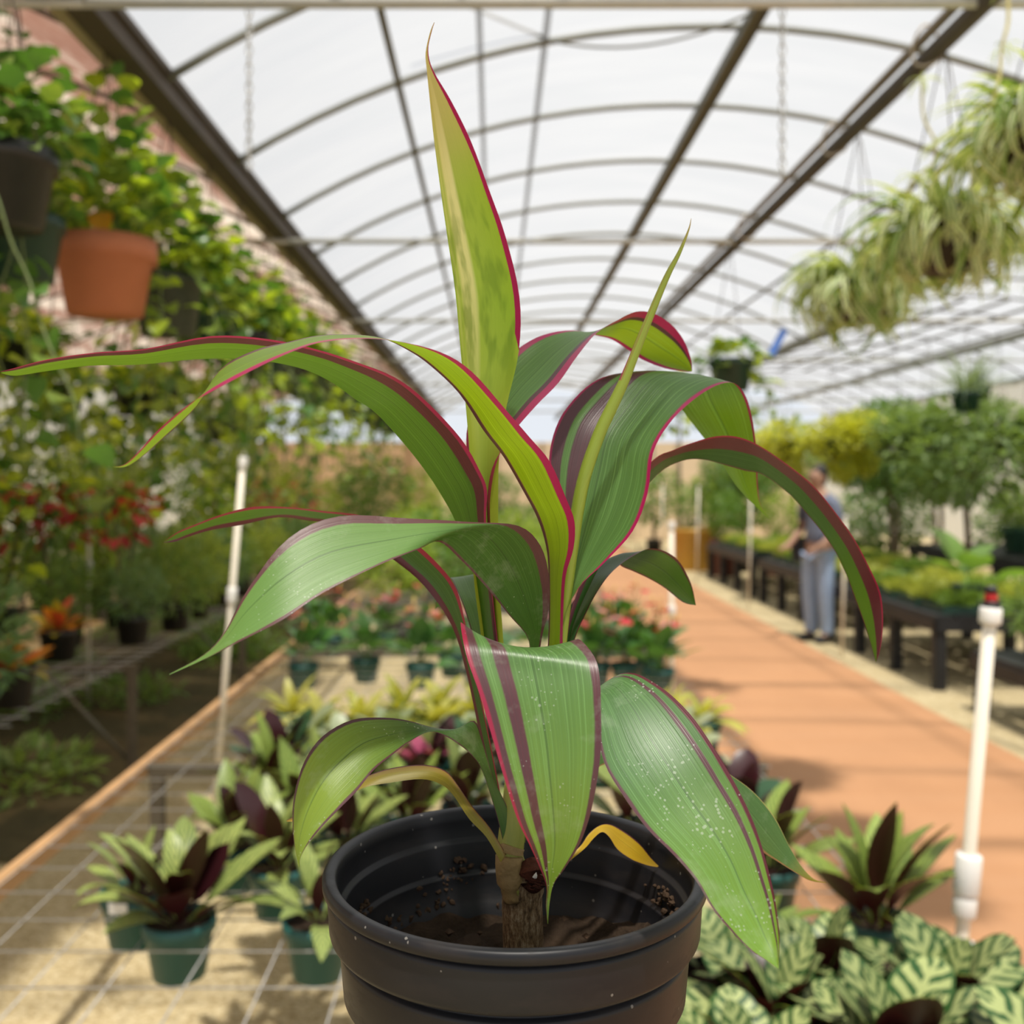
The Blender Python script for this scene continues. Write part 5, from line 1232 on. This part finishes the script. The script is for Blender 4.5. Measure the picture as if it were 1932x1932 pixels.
# local: faces -Y; left is +X
bv = [(0, 0, 0.94), (0, 0.01, 1.12), (0, 0.015, 1.30), (0, 0.01, 1.42), (0, 0.0, 1.50), (0, -0.02, 1.58), (0, -0.025, 1.64), (0, -0.015, 1.70)]
be = [(i, i+1) for i in range(7)]; br = [(0.15, 0.105), (0.13, 0.095), (0.155, 0.105), (0.13, 0.09), (0.055, 0.055), (0.070, 0.085), (0.075, 0.092), (0.045, 0.055)]
def limb(pts, rad, start):
    global bv, be, br
    i0 = len(bv); bv += pts; br += rad
    be.append((start, i0)); be.extend((i0+i, i0+i+1) for i in range(len(pts)-1))
    return i0
for s in (-1, 1):
    limb([(0.09*s, 0, 0.86), (0.10*s, -0.02, 0.50), (0.10*s, 0.02, 0.10), (0.105*s, -0.08, 0.04)], [0.085, 0.058, 0.040, 0.032], 0)
    arm = limb([(0.19*s, 0.01, 1.37), (0.235*s, 0.03, 1.12), (0.20*s, -0.17, 0.97), (0.185*s, -0.235, 0.945)], [0.052, 0.042, 0.033, (0.022, 0.035)], 3)
    w = arm+3
    for q, (dx, ln) in enumerate(((-0.028, 0.065), (-0.010, 0.078), (0.010, 0.074), (0.028, 0.060))):
        limb([(0.185*s+dx, -0.265, 0.940), (0.185*s+dx, -0.265-ln*0.55, 0.925), (0.185*s+dx, -0.265-ln*0.9, 0.900)], [0.009, 0.008, 0.007], w)
    limb([(0.185*s-0.035*s, -0.235, 0.925), (0.185*s-0.05*s, -0.262, 0.905)], [0.010, 0.008], w)
skin('body', bv, be, br, M_skin, person)
# clothing and hair
sv = [(0, 0, 0.93), (0, 0.01, 1.12), (0, 0.015, 1.30), (0, 0.01, 1.42), (0, 0.005, 1.475)]
se = [(0, 1), (1, 2), (2, 3), (3, 4)]; sr = [(0.172, 0.125), (0.150, 0.115), (0.172, 0.122), (0.145, 0.105), (0.070, 0.070)]
for s in (-1, 1):
    i0 = len(sv); sv += [(0.19*s, 0.01, 1.37), (0.228*s, 0.025, 1.17)]; sr += [0.066, 0.062]; se += [(3, i0), (i0, i0+1)]
skin('shirt', sv, se, sr, M_shirt, person)
jv = [(0, 0, 0.97)]; je = []; jr = [(0.165, 0.118)]
for s in (-1, 1):
    i0 = len(jv); jv += [(0.09*s, 0, 0.84), (0.10*s, -0.02, 0.50), (0.10*s, 0.015, 0.12), (0.10*s, 0.0, 0.07)]; jr += [0.102, 0.080, 0.070, 0.070]
    je += [(0, i0), (i0, i0+1), (i0+1, i0+2), (i0+2, i0+3)]
skin('jeans', jv, je, jr, M_jeans, person)
for s in (-1, 1):
    skin('shoe', [(0.10*s, 0.05, 0.045), (0.10*s, -0.05, 0.045), (0.105*s, -0.15, 0.035)], [(0, 1), (1, 2)], [0.042, 0.045, (0.045, 0.032)], M_shoe, person)
skin('hair', [(0, 0.03, 1.52), (0, 0.035, 1.62), (0, 0.01, 1.70), (0, -0.02, 1.735)], [(0, 1), (1, 2), (2, 3)], [0.05, (0.082, 0.075), (0.088, 0.095), (0.05, 0.06)], M_hair, person)
def ball(name, loc, rr, mat, sc=(1, 1, 1)):
    bmx = bmesh.new(); bmesh.ops.create_icosphere(bmx, subdivisions=2, radius=rr)
    for vv in bmx.verts: vv.co = Vector((vv.co.x*sc[0], vv.co.y*sc[1], vv.co.z*sc[2]))
    me = bpy.data.meshes.new(name); bmx.to_mesh(me); bmx.free(); me.materials.append(mat); return put(name, me, person, loc)
for s in (-1, 1):
    ball('eye', (0.030*s, -0.105, 1.625), 0.011, M_hair); ball('ear', (0.078*s, -0.01, 1.615), 0.022, M_skin, (0.4, 0.8, 1.3))
ball('nose', (0, -0.118, 1.60), 0.016, M_skin, (0.8, 1, 1.3)); ball('mouth', (0, -0.103, 1.565), 0.018, plain('lips', (0.30, 0.09, 0.08), 0.5), (1.2, 0.5, 0.4))
me = boxes('bag', [((0, 0, 0), (0.10, 0.30, 0.24))], 0.03); me.materials.append(M_bag); bag = put('shoulder_bag', me, person, (-0.25, 0.06, 0.90))
me = tube('strap', smoothline([(0, -0.1, 0.10), (0.12, -0.12, 0.45), (0.24, -0.02, 0.56), (0.2, 0.09, 0.45), (0, 0.1, 0.10)], 4), 0.012, 6); me.materials.append(M_bag); put('strap', me, bag)

# ------------------------------------------------------------------ dark strip painted as shade on the ground, low growth under the bench
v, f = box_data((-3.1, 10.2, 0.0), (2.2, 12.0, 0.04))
bed = struct(link('shade_strip', mesh('shade_strip', v, f, None, False), None, [plain('painted_shade_brown', (0.085, 0.072, 0.035), 0.95, 0, 0.2, 0.5, 14, 0.4)]), 'flat dark strip standing in for shade on the gravel under the bench')
GCV = blob('ground_cover', 260, 0.36, 0.36, 0.10, 0.10, 0.035, FERN[0], 700, 0.0, -0.3)
r = random.Random(71)
for i in range(20):
    o = put('ground_cover', GCV, None, (r.uniform(-3.9, -2.2), 4.4+i*0.40, 0.08), (0, 0, i), r.uniform(0.8, 1.2)); o['kind'] = 'stuff'
    tag(o, 'patch of low dark weeds growing on the ground under the shaded bench', 'weeds', 'weeds under the bench')
# undergrowth below the trees on the right
for i, (x, y, s_) in enumerate(((7.3, 7.4, 0.8), (7.8, 11.2, 0.7), (7.3, 13.5, 0.8), (6.3, 16.4, 0.8))):
    bush(x, y, 0, s_, i % 2, 'leafy bush standing under the small trees', 'bushes under the trees', 90+i, BT[i % 3], 0.35)
